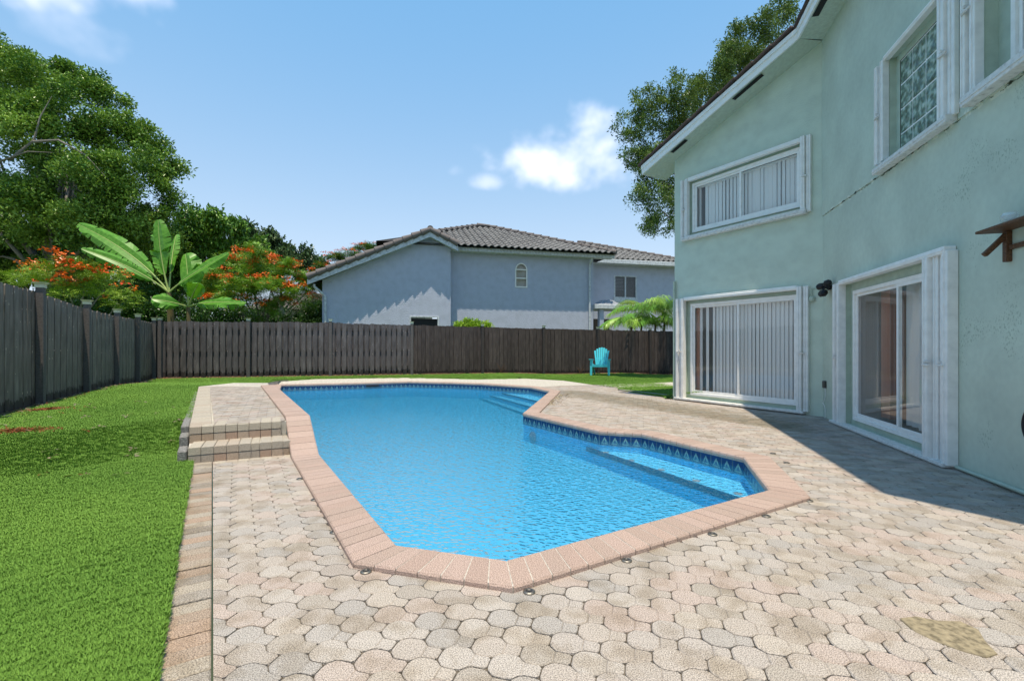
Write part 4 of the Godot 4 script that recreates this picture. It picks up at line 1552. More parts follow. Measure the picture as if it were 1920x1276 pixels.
	# --- glass-block window
	var gb := Soup.new()
	gb.quad(B.w(2.47, 3.60, -0.068), B.w(3.57, 3.60, -0.068), B.w(3.57, 4.84, -0.068), B.w(2.47, 4.84, -0.068))
	var gbo := part(house, "glass_block_window", gb, M.white)
	for i in 4:
		for j in 4:
			s = Soup.new()
			var b0 := 2.48 + i * 0.275
			var c0 := 3.61 + j * 0.308
			wbox(s, B, b0, b0 + 0.257, c0, c0 + 0.29, -0.095, -0.060, 0.007)
			part(gbo, "glass_block", s, M.block)
	shutter_stack(house, B, 2.14, 2.38, 3.64, 4.94, 0.026, 3, 0.07)
	shutter_stack(house, B, 3.54, 3.78, 3.58, 5.0, 0.026, 2, 0.07)
	track(house, B, "shutter_track", 2.38, 3.54, 4.91, 4.97, 0.016, 0.09, M.white)
	track(house, B, "window_sill", 2.14, 3.74, 3.52, 3.60, 0.016, 0.12, M.dirty)
	# --- near upper window
	slider(house, B, "window", fr3, 0.10, [[4.375, 5.465, 0.01]])
	s = Soup.new()
	wbox(s, B, 4.41, 5.43, 4.28, 4.35, -0.10, -0.075, 0.003)
	part(house, "meeting_rail", s, M.white)
	room(house, B, fr3, 0.10, 2.0, M.room)
	shutter_stack(house, B, 3.92, 4.14, 3.62, 5.4, 0.026, 3, 0.07)
	track(house, B, "window_sill", 3.98, 5.7, 3.54, 3.64, 0.016, 0.13, M.dirty)
	# --- conduit and drain pipe low on the walls, downspout at the far corner
	s = Soup.new()
	s.tube(PackedVector3Array([A.w(0.03, 0.0, 0.05), A.w(0.03, 2.75, 0.05)]), PackedFloat32Array([0.028, 0.028]), 10)
	part(house, "downspout", s, M.green_plain)
	s = Soup.new()
	s.tube(PackedVector3Array([B.w(3.75, 0.03, 0.03), B.w(6.0, 0.035, 0.03)]), PackedFloat32Array([0.018, 0.018]), 8)
	part(house, "drain_pipe", s, M.green_plain)
	var cond := thing("conduit_box", "round green junction box with thin conduit beside the shaded sliding doors", "junction box", A.w(3.09, 2.06, 0.0))
	s = Soup.new()
	s.cbox(Transform3D(A.basis(), A.w(3.06, 2.09, 0.03)), Vector3(0.11, 0.11, 0.05), 0.03)
	part(cond, "box", s, M.green_plain)
	s = Soup.new()
	s.tube(PackedVector3Array([A.w(3.06, 2.14, 0.03), A.w(3.06, 2.27, 0.03), A.w(3.1, 2.28, 0.03), B.w(0.02, 2.28, 0.03), B.w(0.30, 2.27, 0.03)]), PackedFloat32Array([0.010, 0.010, 0.010, 0.010, 0.010]), 8)
	part(cond, "conduit", s, M.green_plain)
	# --- twin flood light
	var fl := thing("flood_light", "black twin-head security flood light on the inner wall corner", "light", B.w(0.38, 2.26, 0.0))
	s = Soup.new()
	s.cbox(Transform3D(B.basis(), B.w(0.38, 2.25, 0.03)), Vector3(0.12, 0.12, 0.06), 0.025)
	s.tube(PackedVector3Array([B.w(0.38, 2.25, 0.06), B.w(0.36, 2.2, 0.12)]), PackedFloat32Array([0.016, 0.016]), 8)
	part(fl, "mount", s, M.dark)
	for hd: Array in [[0.24, 2.27, 0.10, 0.6, -0.5], [0.52, 2.29, 0.10, -0.3, -0.4], [0.38, 2.14, 0.12, 0.2, -0.9]]:
		s = Soup.new()
		s.cbox(Transform3D(B.basis() * Basis(Vector3.UP, hd[3]) * Basis(Vector3.RIGHT, -float(hd[4])), B.w(hd[0], hd[1], hd[2])), Vector3(0.15, 0.10, 0.12), 0.03)
		part(fl, "sensor" if hd[1] < 2.2 else "lamp_head", s, M.dark)
	# --- outlet with a white cord
	var ot := thing("wall_outlet", "dark outlet box with a dangling white cord low on the green wall", "outlet", B.w(0.16, 0.5, 0.0))
	s = Soup.new()
	s.cbox(Transform3D(B.basis(), B.w(0.14, 0.58, 0.02)), Vector3(0.09, 0.13, 0.05), 0.012)
	part(ot, "box", s, M.steel)
	s = Soup.new()
	var pts := PackedVector3Array()
	var rad := PackedFloat32Array()
	for i in 30:
		var a := i / 29.0
		pts.append(B.w(0.14 + 0.06 * sin(a * 9.0), lerpf(0.52, 0.02, a) + 0.05 * sin(a * 9.0 + 1.4), 0.025))
		rad.append(0.005)
	s.tube(pts, rad, 6)
	part(ot, "cord", s, M.white)
	# --- wooden wall shelf with a glass bowl
	var sh := thing("wall_shelf", "brown wooden bracket shelf high on the green wall", "shelf", B.w(4.4, 2.0, 0.0))
	s = Soup.new()
	wbox(s, B, 4.33, 5.3, 2.248, 2.272, 0.0, 0.20, 0.005)
	part(sh, "board", s, M.wood)
	for x: float in [4.43, 5.0]:
		s = Soup.new()
		wbox(s, B, x - 0.025, x + 0.025, 1.98, 2.245, 0.0, 0.045, 0.004)
		part(sh, "upright", s, M.wood)
		s = Soup.new()
		s.cbox(Transform3D(B.basis() * Basis(Vector3.RIGHT, 0.83), B.w(x, 2.14, 0.10)), Vector3(0.04, 0.04, 0.26), 0.004)
		part(sh, "brace", s, M.wood)
	s = Soup.new()
	wbox(s, B, 4.455, 4.975, 2.08, 2.12, 0.0, 0.03, 0.003)
	part(sh, "rail", s, M.wood)
	var bw := thing("glass_bowl", "small clear glass bowl standing on the wooden shelf", "bowl", B.w(4.62, 2.275, 0.12))
	s = Soup.new()
	s.lathe(B.w(4.62, 2.276, 0.12), pv([Vector2(0.035, 0.0), Vector2(0.06, 0.03), Vector2(0.06, 0.06), Vector2(0.045, 0.085), Vector2(0.04, 0.083), Vector2(0.055, 0.058), Vector2(0.0, 0.008)]), 20)
	part(bw, "bowl", s, M.clear)
	# --- hose end at the right edge
	var hs := thing("garden_hose", "dark hose hanging on the green wall at the right edge", "hose", B.w(4.62, 0.3, 0.05))
	s = Soup.new()
	pts = PackedVector3Array()
	rad = PackedFloat32Array()
	for i in 20:
		var a := i / 19.0
		pts.append(B.w(4.70 - 0.06 * sin(a * PI), lerpf(0.75, 0.45, a), 0.04))
		rad.append(0.014)
	s.tube(pts, rad, 8)
	part(hs, "tube", s, M.dark)

# ------------------------------------------------------------------ neighbour house
func tile_mesh(w: float, l: float) -> ArrayMesh:
	# one S tile: wave across, raised lower end with a visible lip; local x across, -z down the slope
	var s := Soup.new()
	var n := 6
	var P := func(i: int, z: float, y: float) -> Vector3:
		var f := float(i) / n
		return Vector3((f - 0.5) * w, y + 0.045 * sin(f * TAU), z)
	for i in n:
		var a: Vector3 = P.call(i, l * 0.5, 0.055)
		var b: Vector3 = P.call(i + 1, l * 0.5, 0.055)
		var c: Vector3 = P.call(i + 1, -l * 0.5, 0.02)
		var d: Vector3 = P.call(i, -l * 0.5, 0.02)
		s.quad(a, b, c, d)
		s.quad(a - Vector3.UP * 0.04, b - Vector3.UP * 0.04, b, a)
	return s.mesh()

func tile_plane(roof: Node3D, e0: Vector3, e1: Vector3, apex_l: Vector3, apex_r: Vector3, w: float, l: float, left_cut: float) -> void:
	# tiles over a plane that starts at the eave e0-e1 and narrows to apex_l-apex_r
	var u := (e1 - e0).normalized()
	var upv := (apex_l - e0) - u * (apex_l - e0).dot(u)
	var hgt := upv.length()
	upv = upv / hgt
	var nn := u.cross(upv)
	if nn.y < 0: nn = -nn
	var bs := Basis(u, nn, u.cross(nn))
	var tm := tile_mesh(w * 1.02, l * 1.12)
	var L := e0.distance_to(e1)
	var al := (apex_l - e0).dot(u)
	var ar := (apex_r - e0).dot(u)
	var rows := int(hgt / l)
	for j in rows:
		var f := (j + 0.5) * l / hgt
		var lo := lerpf(0.0, al, f)
		var hi := lerpf(L, ar, f)
		var n := int((hi - lo) / w + 0.5)
		var start := ceilf(lo / w) * w
		for i in n:
			var x := start + (i + 0.5) * w
			if x > hi + 0.05 or x < left_cut:
				continue
			part(roof, "roof_tile", tm, M.roof_tile[(i * 7 + j * 5 + rng.randi_range(0, 1)) % 3], Transform3D(bs, e0 + u * x + upv * ((j + 0.5) * l) + nn * 0.01))

func ridge_caps(roof: Node3D, a: Vector3, b: Vector3, r: float, step: float, m: Material) -> void:
	var n := int(a.distance_to(b) / step)
	var d := (b - a).normalized()
	for i in n:
		var s := Soup.new()
		var p := a.lerp(b, float(i) / n)
		var q := a.lerp(b, float(i + 1) / n) + d * 0.04
		s.tube(PackedVector3Array([p, q]), PackedFloat32Array([r * 1.15, r * 0.68]), 10)
		part(roof, "ridge_tile", s, m)

func build_neighbour() -> void:
	var u := Vector2(0.968, 0.25)
	var nv := Vector2(0.25, -0.968)
	var Lw := Wall.new(Vector2(-3.077, 24.0), Vector2(-3.077, 24.0) + u)
	Lw.n = nv
	var Mw := Wall.new(Lw.p - nv * 0.6, Lw.p - nv * 0.6 + u)
	Mw.n = nv
	var Rw := Wall.new(Mw.p - nv * 2.5, Mw.p - nv * 2.5 + u)
	Rw.n = nv
	var h := thing("blue_grey_house", "blue-grey stucco house with grey barrel-tile roof behind the back fence", "house", V(-1.0, 0, 26.0))
	# left wing with its gable
	var s := Soup.new()
	var g0 := Rect2(-1.95, 0.0, 1.30, 2.66)
	wall_face(s, Lw, -6.04, 0.0, -0.1, 4.35, [g0])
	s.t3(Lw.w(-6.04, 4.35), Lw.w(-1.06, 4.35), Lw.w(-1.06, 6.62))
	s.t3(Lw.w(-1.06, 4.35), Lw.w(0.0, 4.35), Lw.w(-1.06, 6.62))
	s.t3(Lw.w(0.0, 4.35), Lw.w(0.0, 6.1), Lw.w(-1.06, 6.62))
	s.quad(Lw.w(0, -0.1), Lw.w(0, -0.1, -6.0), Lw.w(0, 6.1, -6.0), Lw.w(0, 6.1))
	s.quad(Lw.w(-6.04, -0.1), Lw.w(-6.04, 4.35), Lw.w(-6.04, 4.35, -7.0), Lw.w(-6.04, -0.1, -7.0))
	part(h, "wall", s, M.blue)
	s = Soup.new()
	wbox(s, Lw, -1.95, -0.65, 0.0, 2.60, -0.25, -0.2)
	var dr := part(h, "door", s, M.dark)
	s = Soup.new()
	wbox(s, Lw, -2.02, -1.95, 0.0, 2.72, -0.2, 0.03, 0.004)
	wbox(s, Lw, -0.65, -0.58, 0.0, 2.72, -0.2, 0.03, 0.004)
	wbox(s, Lw, -1.95, -0.65, 2.66, 2.72, -0.2, 0.03, 0.004)
	part(dr, "frame", s, M.blue_trim)
	# gable roof slabs: left slope and right slope with white rake boards
	var roof_s := Soup.new()
	var pk := Vector2(-1.06, 6.86)
	var le := Vector2(-6.62, 4.36)
	var re := Vector2(0.30, 6.24)
	for e: Vector2 in [le, re]:
		var a := Lw.w(e.x, e.y, 0.53)
		var b := Lw.w(pk.x, pk.y, 0.53)
		var c := Lw.w(pk.x, pk.y, -8.0)
		var d := Lw.w(e.x, e.y, -8.0)
		roof_s.quad(a, b, c, d)
		roof_s.quad(a - Vector3.UP * 0.1, b - Vector3.UP * 0.1, c - Vector3.UP * 0.1, d - Vector3.UP * 0.1)
		roof_s.quad(a, a - Vector3.UP * 0.1, d - Vector3.UP * 0.1, d)
	var roof := part(h, "roof", roof_s, M.under)
	s = Soup.new()
	for e: Vector2 in [le, re]:
		var a := Lw.w(e.x, e.y - 0.08, 0.54)
		var b := Lw.w(pk.x, pk.y - 0.08, 0.54)
		s.quad(a - Vector3.UP * 0.24, b - Vector3.UP * 0.24, b, a)
		var bk := Vector3(-nv.x, 0, nv.y) * 0.04
		s.quad(a - Vector3.UP * 0.24 + bk, b - Vector3.UP * 0.24 + bk, b - Vector3.UP * 0.24, a - Vector3.UP * 0.24)
	part(h, "rake_board", s, M.blue_trim)
	s = Soup.new()
	s.quad(Lw.w(-6.62, 4.12, 0.5), Lw.w(-1.06, 6.6, 0.5), Lw.w(-1.06, 6.6, 0.0), Lw.w(-6.62, 4.12, 0.0))
	s.quad(Lw.w(-1.06, 6.6, 0.5), Lw.w(0.3, 5.98, 0.5), Lw.w(0.3, 5.98, 0.0), Lw.w(-1.06, 6.6, 0.0))
	part(h, "soffit", s, M.blue_trim)
	ridge_caps(roof, Lw.w(le.x, le.y + 0.04, 0.54), Lw.w(pk.x, pk.y + 0.04, 0.54), 0.15, 0.46, M.rake_tile)
	ridge_caps(roof, Lw.w(re.x, re.y + 0.04, 0.54), Lw.w(pk.x, pk.y + 0.04, 0.54), 0.15, 0.42, M.rake_tile)
	s = Soup.new()
	s.tube(PackedVector3Array([Lw.w(pk.x, pk.y + 0.08, 0.56), Lw.w(pk.x, pk.y + 0.08, 0.1)]), PackedFloat32Array([0.15, 0.13]), 14)
	part(roof, "ridge_tile", s, M.rake_tile)
	# main block
	s = Soup.new()
	var aw := Rect2(3.53, 4.38, 0.62, 1.26)
	wall_face(s, Mw, 0.0, 8.0, -0.1, 6.3, [aw])
	s.quad(Mw.w(8.0, -0.1), Mw.w(8.0, -0.1, -6.0), Mw.w(8.0, 6.3, -6.0), Mw.w(8.0, 6.3))
	# the arch is filled in above its springing
	for i in 8:
		var a0 := PI * i / 8.0
		var a1 := PI * (i + 1) / 8.0
		var p0 := Vector2(3.84 + 0.31 * cos(a0), 5.33 + 0.31 * sin(a0))
		var p1 := Vector2(3.84 + 0.31 * cos(a1), 5.33 + 0.31 * sin(a1))
		s.quad(Mw.w(p1.x, p1.y), Mw.w(p0.x, p0.y), Mw.w(p0.x, 5.64), Mw.w(p1.x, 5.64))
	part(h, "wall", s, M.blue)
	s = Soup.new()
	for i in 12:
		var a0 := PI * i / 12.0
		var a1 := PI * (i + 1) / 12.0
		for rr: Array in [[0.27, 0.33]]:
			var q: Array = []
			for t: Array in [[rr[0], a0], [rr[1], a0], [rr[1], a1], [rr[0], a1]]:
				q.append(Mw.w(3.84 + float(t[0]) * cos(t[1]), 5.33 + float(t[0]) * sin(t[1]), 0.03))
			s.quad(q[0], q[1], q[2], q[3])
	wbox(s, Mw, 3.50, 3.56, 4.36, 5.33, -0.04, 0.03)
	wbox(s, Mw, 4.12, 4.18, 4.36, 5.33, -0.04, 0.03)
	for y: float in [4.36, 4.82, 5.28]:
		wbox(s, Mw, 3.56, 4.12, y, y + 0.06, -0.04, 0.028)
	var aww := part(h, "arched_window", s, M.white)
	s = Soup.new()
	s.quad(Mw.w(3.53, 4.38, -0.05), Mw.w(4.15, 4.38, -0.05), Mw.w(4.15, 5.64, -0.05), Mw.w(3.53, 5.64, -0.05))
	part(aww, "pane", s, M.glass)
	s = Soup.new()
	wbox(s, Mw, 3.4, 4.3, 4.2, 5.8, -0.6, -0.12)
	part(aww, "blind", s, M.room)
	s = Soup.new()
	var e0 := Mw.w(-3.6, 6.30, 0.72)
	var e1 := Mw.w(9.05, 6.30, 0.72)
	var ap_l := Mw.w(2.3, 8.66, -4.7)
	var ap_r := Mw.w(3.1, 8.66, -4.7)
	s.t3(e0, e1, ap_r)
	s.t3(e0, ap_r, ap_l)
	var br := Mw.w(9.05, 6.30, -10.0)
	s.t3(e1, br, ap_r)
	s.quad(e0, ap_l, ap_r, Mw.w(-3.6, 6.30, -10.0))
	s.t3(ap_r, br, Mw.w(-3.6, 6.30, -10.0))
	s.quad(e0 - Vector3.UP * 0.05, e1 - Vector3.UP * 0.05, br - Vector3.UP * 0.05, Mw.w(-3.6, 6.25, -10.0))
	var roof2 := part(h, "roof", s, M.under)
	tile_plane(roof2, e0, e1, ap_l, ap_r, 0.35, 0.43, 3.2)
	ridge_caps(roof2, e1 + Vector3.UP * 0.06, ap_r + Vector3.UP * 0.06, 0.12, 0.5, M.rake_tile)
	ridge_caps(roof2, ap_l + Vector3.UP * 0.08, ap_r + Vector3.UP * 0.08, 0.12, 0.4, M.rake_tile)
	ridge_caps(roof2, ap_l.lerp(e0, 0.62) + Vector3.UP * 0.06, ap_l + Vector3.UP * 0.06, 0.12, 0.5, M.rake_tile)
	s = Soup.new()
	wbox(s, Mw, 0.25, 9.05, 6.06, 6.28, 0.42, 0.52, 0.02)
	wbox(s, Mw, 0.0, 9.05, 6.08, 6.12, 0.0, 0.42)
	part(h, "gutter", s, M.blue_trim)
	# right wing, set back
	s = Soup.new()
	var rw := Rect2(10.56, 4.28, 1.44, 1.30)
	wall_face(s, Rw, 8.0, 15.4, -0.1, 6.3, [rw])
	part(h, "wall", s, M.blue)
	s = Soup.new()
	wbox(s, Rw, 10.50, 10.58, 4.24, 5.62, -0.05, 0.03)
	wbox(s, Rw, 11.98, 12.06, 4.24, 5.62, -0.05, 0.03)
	wbox(s, Rw, 11.24, 11.32, 4.24, 5.62, -0.05, 0.02)
	wbox(s, Rw, 10.58, 11.98, 5.55, 5.62, -0.05, 0.03)
	wbox(s, Rw, 10.45, 12.1, 3.95, 4.28, -0.05, 0.06)
	var w2 := part(h, "window", s, M.blue_trim)
	s = Soup.new()
	s.quad(Rw.w(10.58, 4.28, -0.04), Rw.w(11.98, 4.28, -0.04), Rw.w(11.98, 5.55, -0.04), Rw.w(10.58, 5.55, -0.04))
	part(w2, "pane", s, M.glass)
	s = Soup.new()
	wbox(s, Rw, 10.4, 12.2, 4.1, 5.7, -0.8, -0.35)
	part(w2, "room_wall", s, M.under)
	for i in 9:
		s = Soup.new()
		wbox(s, Rw, 10.6, 11.22, 4.75 + i * 0.085, 4.76 + i * 0.085, -0.2, -0.14)
		part(w2, "blind_slat", s, M.tarp)
	s = Soup.new()
	var f0 := Rw.w(8.6, 6.52, 0.55)
	var f1 := Rw.w(15.9, 6.52, 0.55)
	var fa := Rw.w(9.6, 8.35, -3.6)
	s.t3(f0, f1, fa)
	s.t3(f0, fa, Rw.w(8.6, 6.5, -8.0))
	s.t3(f1, Rw.w(15.9, 6.5, -8.0), fa)
	s.quad(f0 - Vector3.UP * 0.05, f1 - Vector3.UP * 0.05, Rw.w(15.9, 6.47, -8.0), Rw.w(8.6, 6.47, -8.0))
	var roof3 := part(h, "roof", s, M.under)
	tile_plane(roof3, f0, f1, fa, fa, 0.35, 0.43, 0.0)
	ridge_caps(roof3, f1 + Vector3.UP * 0.06, fa + Vector3.UP * 0.06, 0.12, 0.5, M.rake_tile)
	s = Soup.new()
	wbox(s, Rw, 8.0, 15.9, 6.24, 6.50, 0.50, 0.62, 0.02)
	wbox(s, Rw, 8.0, 15.9, 6.24, 6.30, 0.0, 0.5)
	part(h, "gutter", s, M.blue_trim)
	# low entrance roof between the wings, with a bundled tarp on it
	s = Soup.new()
	wbox(s, Mw, 8.0, 10.6, 3.30, 3.55, -1.6, 0.25, 0.02)
	part(h, "porch_roof", s, M.blue_trim)
	s = Soup.new()
	wbox(s, Mw, 8.35, 8.6, 0.0, 3.30, -0.2, 0.1, 0.01)
	part(h, "porch_post", s, M.blue)
	s = Soup.new()
	wbox(s, Rw, 8.9, 10.2, 0.0, 2.9, -0.1, 0.02)
	part(h, "door", s, M.under)
	var tp := thing("bundled_tarp", "grey bundled tarp lying on the neighbour's porch roof", "tarp", Mw.w(8.9, 3.55, -0.2))
	s = Soup.new()
	var nz := noise(404, 1.3, 3)
	var nu := 18
	var nvv := 10
	var grid: Array = []
	for i in nu + 1:
		var row: Array = []
		for j in nvv + 1:
			var a := float(i) / nu
			var b := float(j) / nvv
			var hh := sin(a * PI) * sin(b * PI)
			row.append(Mw.w(8.2 + a * 1.5, 3.552 + pow(hh, 0.6) * (0.26 + 0.16 * nz.get_noise_2d(i * 0.8, j * 0.9)), 0.15 - b * 0.8))
		grid.append(row)
	for i in nu:
		for j in nvv:
			s.quad(grid[i][j], grid[i + 1][j], grid[i + 1][j + 1], grid[i][j + 1])
	part(tp, "cloth", s, M.tarp)
	# downspouts
	for dn: Array in [[Lw, -6.35, 4.1, -5.9, 3.55], [Mw, 7.75, 6.05, 7.75, 5.7]]:
		var W: Wall = dn[0]
		s = Soup.new()
		s.tube(PackedVector3Array([W.w(dn[1], dn[2], 0.35), W.w(dn[1], float(dn[2]) - 0.12, 0.33), W.w(lerpf(dn[1], dn[3], 0.8), float(dn[4]) + 0.12, 0.12), W.w(dn[3], dn[4], 0.08), W.w(dn[3], 0.0, 0.08)]), PackedFloat32Array([0.06, 0.06, 0.06, 0.06, 0.06]), 8)
		part(h, "downspout", s, M.blue_trim)
	# pale house far behind the trees
	var bh := thing("beige_house", "distant beige house glimpsed between the tree trunks", "house", V(-15.0, 0, 44.0))
	s = Soup.new()
	s.cbox(at(V(-16.0, 2.0, 46.0)), Vector3(16, 5.4, 4), 0.0)
	part(bh, "wall", s, M.beige)
	s = Soup.new()
	var rp := [V(-24.5, 4.6, 43.5), V(-7.5, 4.6, 43.5), V(-7.5, 4.6, 48.5), V(-24.5, 4.6, 48.5)]
	s.quad(rp[0], rp[1], V(-10, 6.3, 46), V(-22, 6.3, 46))
	s.t3(rp[1], rp[2], V(-10, 6.3, 46))
	s.quad(rp[2], rp[3], V(-22, 6.3, 46), V(-10, 6.3, 46))
	s.t3(rp[3], rp[0], V(-22, 6.3, 46))
	part(bh, "roof", s, M.rake_tile)
	for x: float in [-19.6, -10.3]:
		s = Soup.new()
		s.cbox(at(V(x, 2.7, 43.98)), Vector3(1.3, 1.3, 0.1), 0.0)
		var wn := part(bh, "window", s, M.white)
		s = Soup.new()
		s.cbox(at(V(x, 2.7, 43.92)), Vector3(1.1, 1.1, 0.05), 0.0)
		part(wn, "pane", s, M.dark)

# ------------------------------------------------------------------ fences
func interp(tab: Array, t: float) -> float:
	for i in tab.size() - 1:
		if t <= tab[i + 1][0]:
			return lerpf(tab[i][1], tab[i + 1][1], clampf((t - tab[i][0]) / (tab[i + 1][0] - tab[i][0]), 0.0, 1.0))
	return tab[tab.size() - 1][1]

# board with clipped top corners; unit height, feet at y = 0; u range picked from the texture
func plank_mesh(w: float, th: float, u0: float) -> ArrayMesh:
	var s := Soup.new()
	s.use_uv = true
	var c := 0.016
	var hw := w * 0.5
	var ol := [Vector2(-hw, 0), Vector2(hw, 0), Vector2(hw, 0.985), Vector2(hw - c, 1.0), Vector2(-hw + c, 1.0), Vector2(-hw, 0.985)]
	var T := func(p: Vector2) -> Vector2: return Vector2(u0 + (p.x + hw) / w * 0.24, 1.0 - p.y)
	for z: float in [th * 0.5, -th * 0.5]:
		for i in range(1, 5):
			var a := Vector3(ol[0].x, ol[0].y, z)
			var b := Vector3(ol[i].x, ol[i].y, z)
			var d := Vector3(ol[i + 1].x, ol[i + 1].y, z)
			if z > 0:
				s.t3(a, b, d, T.call(ol[0]), T.call(ol[i]), T.call(ol[i + 1]))
			else:
				s.t3(a, d, b, T.call(ol[0]), T.call(ol[i + 1]), T.call(ol[i]))
	for i in 6:
		var p: Vector2 = ol[i]
		var q: Vector2 = ol[(i + 1) % 6]
		var a := Vector3(p.x, p.y, th * 0.5)
		var b := Vector3(p.x, p.y, -th * 0.5)
		var d := Vector3(q.x, q.y, -th * 0.5)
		var e := Vector3(q.x, q.y, th * 0.5)
		s.t3(a, b, d, T.call(p), T.call(p), T.call(q))
		s.t3(a, d, e, T.call(p), T.call(q), T.call(q))
	return s.mesh()

func post(f: Node3D, W: Wall, t: float, base: float, top: float, o: float, m: Material, big: float) -> void:
	var s := Soup.new()
	s.cbox(Transform3D(W.basis(), W.w(t, (base + top) * 0.5, o)), Vector3(0.105, top - base, 0.105), 0.006)
	var p := part(f, "post", s, m)
	# cap light: collar, flared pale glass, low pyramid lid
	var c := Soup.new()
	var q := func(r0: float, y0: float, r1: float, y1: float) -> void:
		for k in 4:
			var c0: Vector2 = [Vector2(-1, -1), Vector2(1, -1), Vector2(1, 1), Vector2(-1, 1)][k]
			var c1: Vector2 = [Vector2(1, -1), Vector2(1, 1), Vector2(-1, 1), Vector2(-1, -1)][k]
			var bs := W.basis()
			var o3 := W.w(t, top, o)
			c.quad(o3 + bs * Vector3(c0.x * r0, y0, -c0.y * r0), o3 + bs * Vector3(c1.x * r0, y0, -c1.y * r0), o3 + bs * Vector3(c1.x * r1, y1, -c1.y * r1), o3 + bs * Vector3(c0.x * r1, y1, -c0.y * r1))
	q.call(0.062 * big, -0.03, 0.062 * big, 0.02)
	q.call(0.055 * big, 0.02, 0.095 * big, 0.065 * big)
	var lamp := part(p, "cap_light", c, M.cap_glass)
	c = Soup.new()
	q.call(0.0, 0.066 * big, 0.108 * big, 0.066 * big)
	q.call(0.108 * big, 0.066 * big, 0.108 * big, 0.078 * big)
	q.call(0.108 * big, 0.078 * big, 0.055 * big, 0.105 * big)
	q.call(0.055 * big, 0.105 * big, 0.0, 0.112 * big)
	part(lamp, "lid", c, M.cap_top)

func build_fences() -> void:
	var f0 := Vector2(-11.96, 15.9)
	var Lf := Wall.new(f0, f0 + Vector2(0.45, -0.893) * 17.6)
	Lf.n = Vector2(0.893, 0.45)
	var Bf := Wall.new(f0, Vector2(6.55, 21.0) + Vector2(0.964, 0.266) * 2.0)
	var variants: Array = []
	var back_variants: Array = []
	for k in 4:
		variants.append(plank_mesh(0.142, 0.018, 0.25 * k))
		back_variants.append(plank_mesh(0.128, 0.018, 0.25 * k + 0.1))
	# left fence: boards side by side
	var lf := thing("left_fence", "dark grey board fence along the left side of the lawn", "fence", V2(f0 + Lf.u * 6.0, 0))
	var tops := [[0.0, 2.02], [4.5, 2.01], [6.7, 2.05], [8.85, 2.15], [10.0, 2.18], [12.4, 2.20], [18.0, 2.20]]
	var t := 0.08
	var lb := Basis(Vector3(-Lf.u.x, 0, Lf.u.y), Vector3.UP, Vector3(Lf.n.x, 0, -Lf.n.y))
	var k := 0
	while t < 17.5:
		var q := f0 + Lf.u * t
		var base := lawn_h(q.x + 0.05, q.y) - 0.05
		var top: float = interp(tops, t) + rng.randfn(0, 0.006)
		var off := 0.0 if k % 2 == 0 else 0.008
		var lean := rng.randfn(0, 0.006)
		if t > 6.9 and t < 8.7:
			lean = -0.02
		var bs := lb * Basis(Vector3.BACK, lean) * Basis.from_scale(Vector3(1, top - base, 1))
		part(lf, "plank", variants[rng.randi_range(0, 3)], M.fence_grey_in_shade[rng.randi_range(0, 2)], Transform3D(bs, Lf.w(t, base, off)))
		t += 0.1475 + rng.randf_range(0.0, 0.006)
		k += 1
	var s := Soup.new()
	for h: float in [0.45, 1.1, 1.8]:
		wbox(s, Lf, 0.0, 17.6, h, h + 0.085, -0.06, -0.02)
	part(lf, "rail", s, M.fence_post)
	for pt: float in [0.15, 2.3, 4.4, 6.6, 8.87, 11.1, 13.3, 15.5, 17.5]:
		var q := f0 + Lf.u * pt
		post(lf, Lf, pt, lawn_h(q.x, q.y) - 0.05, interp(tops, pt) + 0.10, 0.075, M.fence_post, 0.98)
	# back fence: boards alternate in front of and behind the rails
	var bf := thing("back_fence", "long shadowbox fence across the back, grey at left and dark brown at right", "fence", V2(f0 + Bf.u * 9.0, 0))
	var btops := [[0.0, 2.07], [5.57, 2.09], [8.4, 2.04], [11.2, 1.985], [13.7, 1.95], [16.1, 1.925], [19.0, 1.90], [22.0, 1.88]]
	var posts := [0.25, 2.9, 5.57, 8.46, 11.18, 13.72, 16.14, 18.6]
	var bb := Basis(Vector3(Bf.u.x, 0, -Bf.u.y), Vector3.UP, Vector3(Bf.n.x, 0, -Bf.n.y))
	t = 0.12
	var pitch := 0.195
	while t < 21.0:
		var brown := t > 8.5
		var step := 0.152 if brown else pitch
		var q := f0 + Bf.u * t
		var base := lawn_h(q.x, q.y - 0.05) - 0.03
		var top: float = interp(btops, t) + rng.randfn(0, 0.008)
		var mset: Array = M.fence_brown if brown else M.fence_grey_in_sun
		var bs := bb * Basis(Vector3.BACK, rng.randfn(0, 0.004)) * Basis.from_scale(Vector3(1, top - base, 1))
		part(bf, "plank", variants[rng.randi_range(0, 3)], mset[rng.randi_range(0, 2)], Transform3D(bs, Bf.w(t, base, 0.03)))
		var t2 := t + step * 0.5
		var bs2 := bb * Basis.from_scale(Vector3(1, top - base - 0.01, 1))
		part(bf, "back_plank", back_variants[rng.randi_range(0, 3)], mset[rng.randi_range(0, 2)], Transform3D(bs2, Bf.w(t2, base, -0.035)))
		t += step + rng.randf_range(0.0, 0.004)
	s = Soup.new()
	for h: float in [0.42, 1.05, 1.80]:
		wbox(s, Bf, 0.0, 21.0, h, h + 0.085, -0.022, 0.018)
	part(bf, "rail", s, M.post_brown)
	for i in posts.size():
		var pt: float = posts[i]
		var q := f0 + Bf.u * pt
		post(bf, Bf, pt, lawn_h(q.x, q.y) - 0.05, interp(btops, pt) + 0.07, 0.09, M.fence_post if i < 4 else M.post_brown, 0.85)

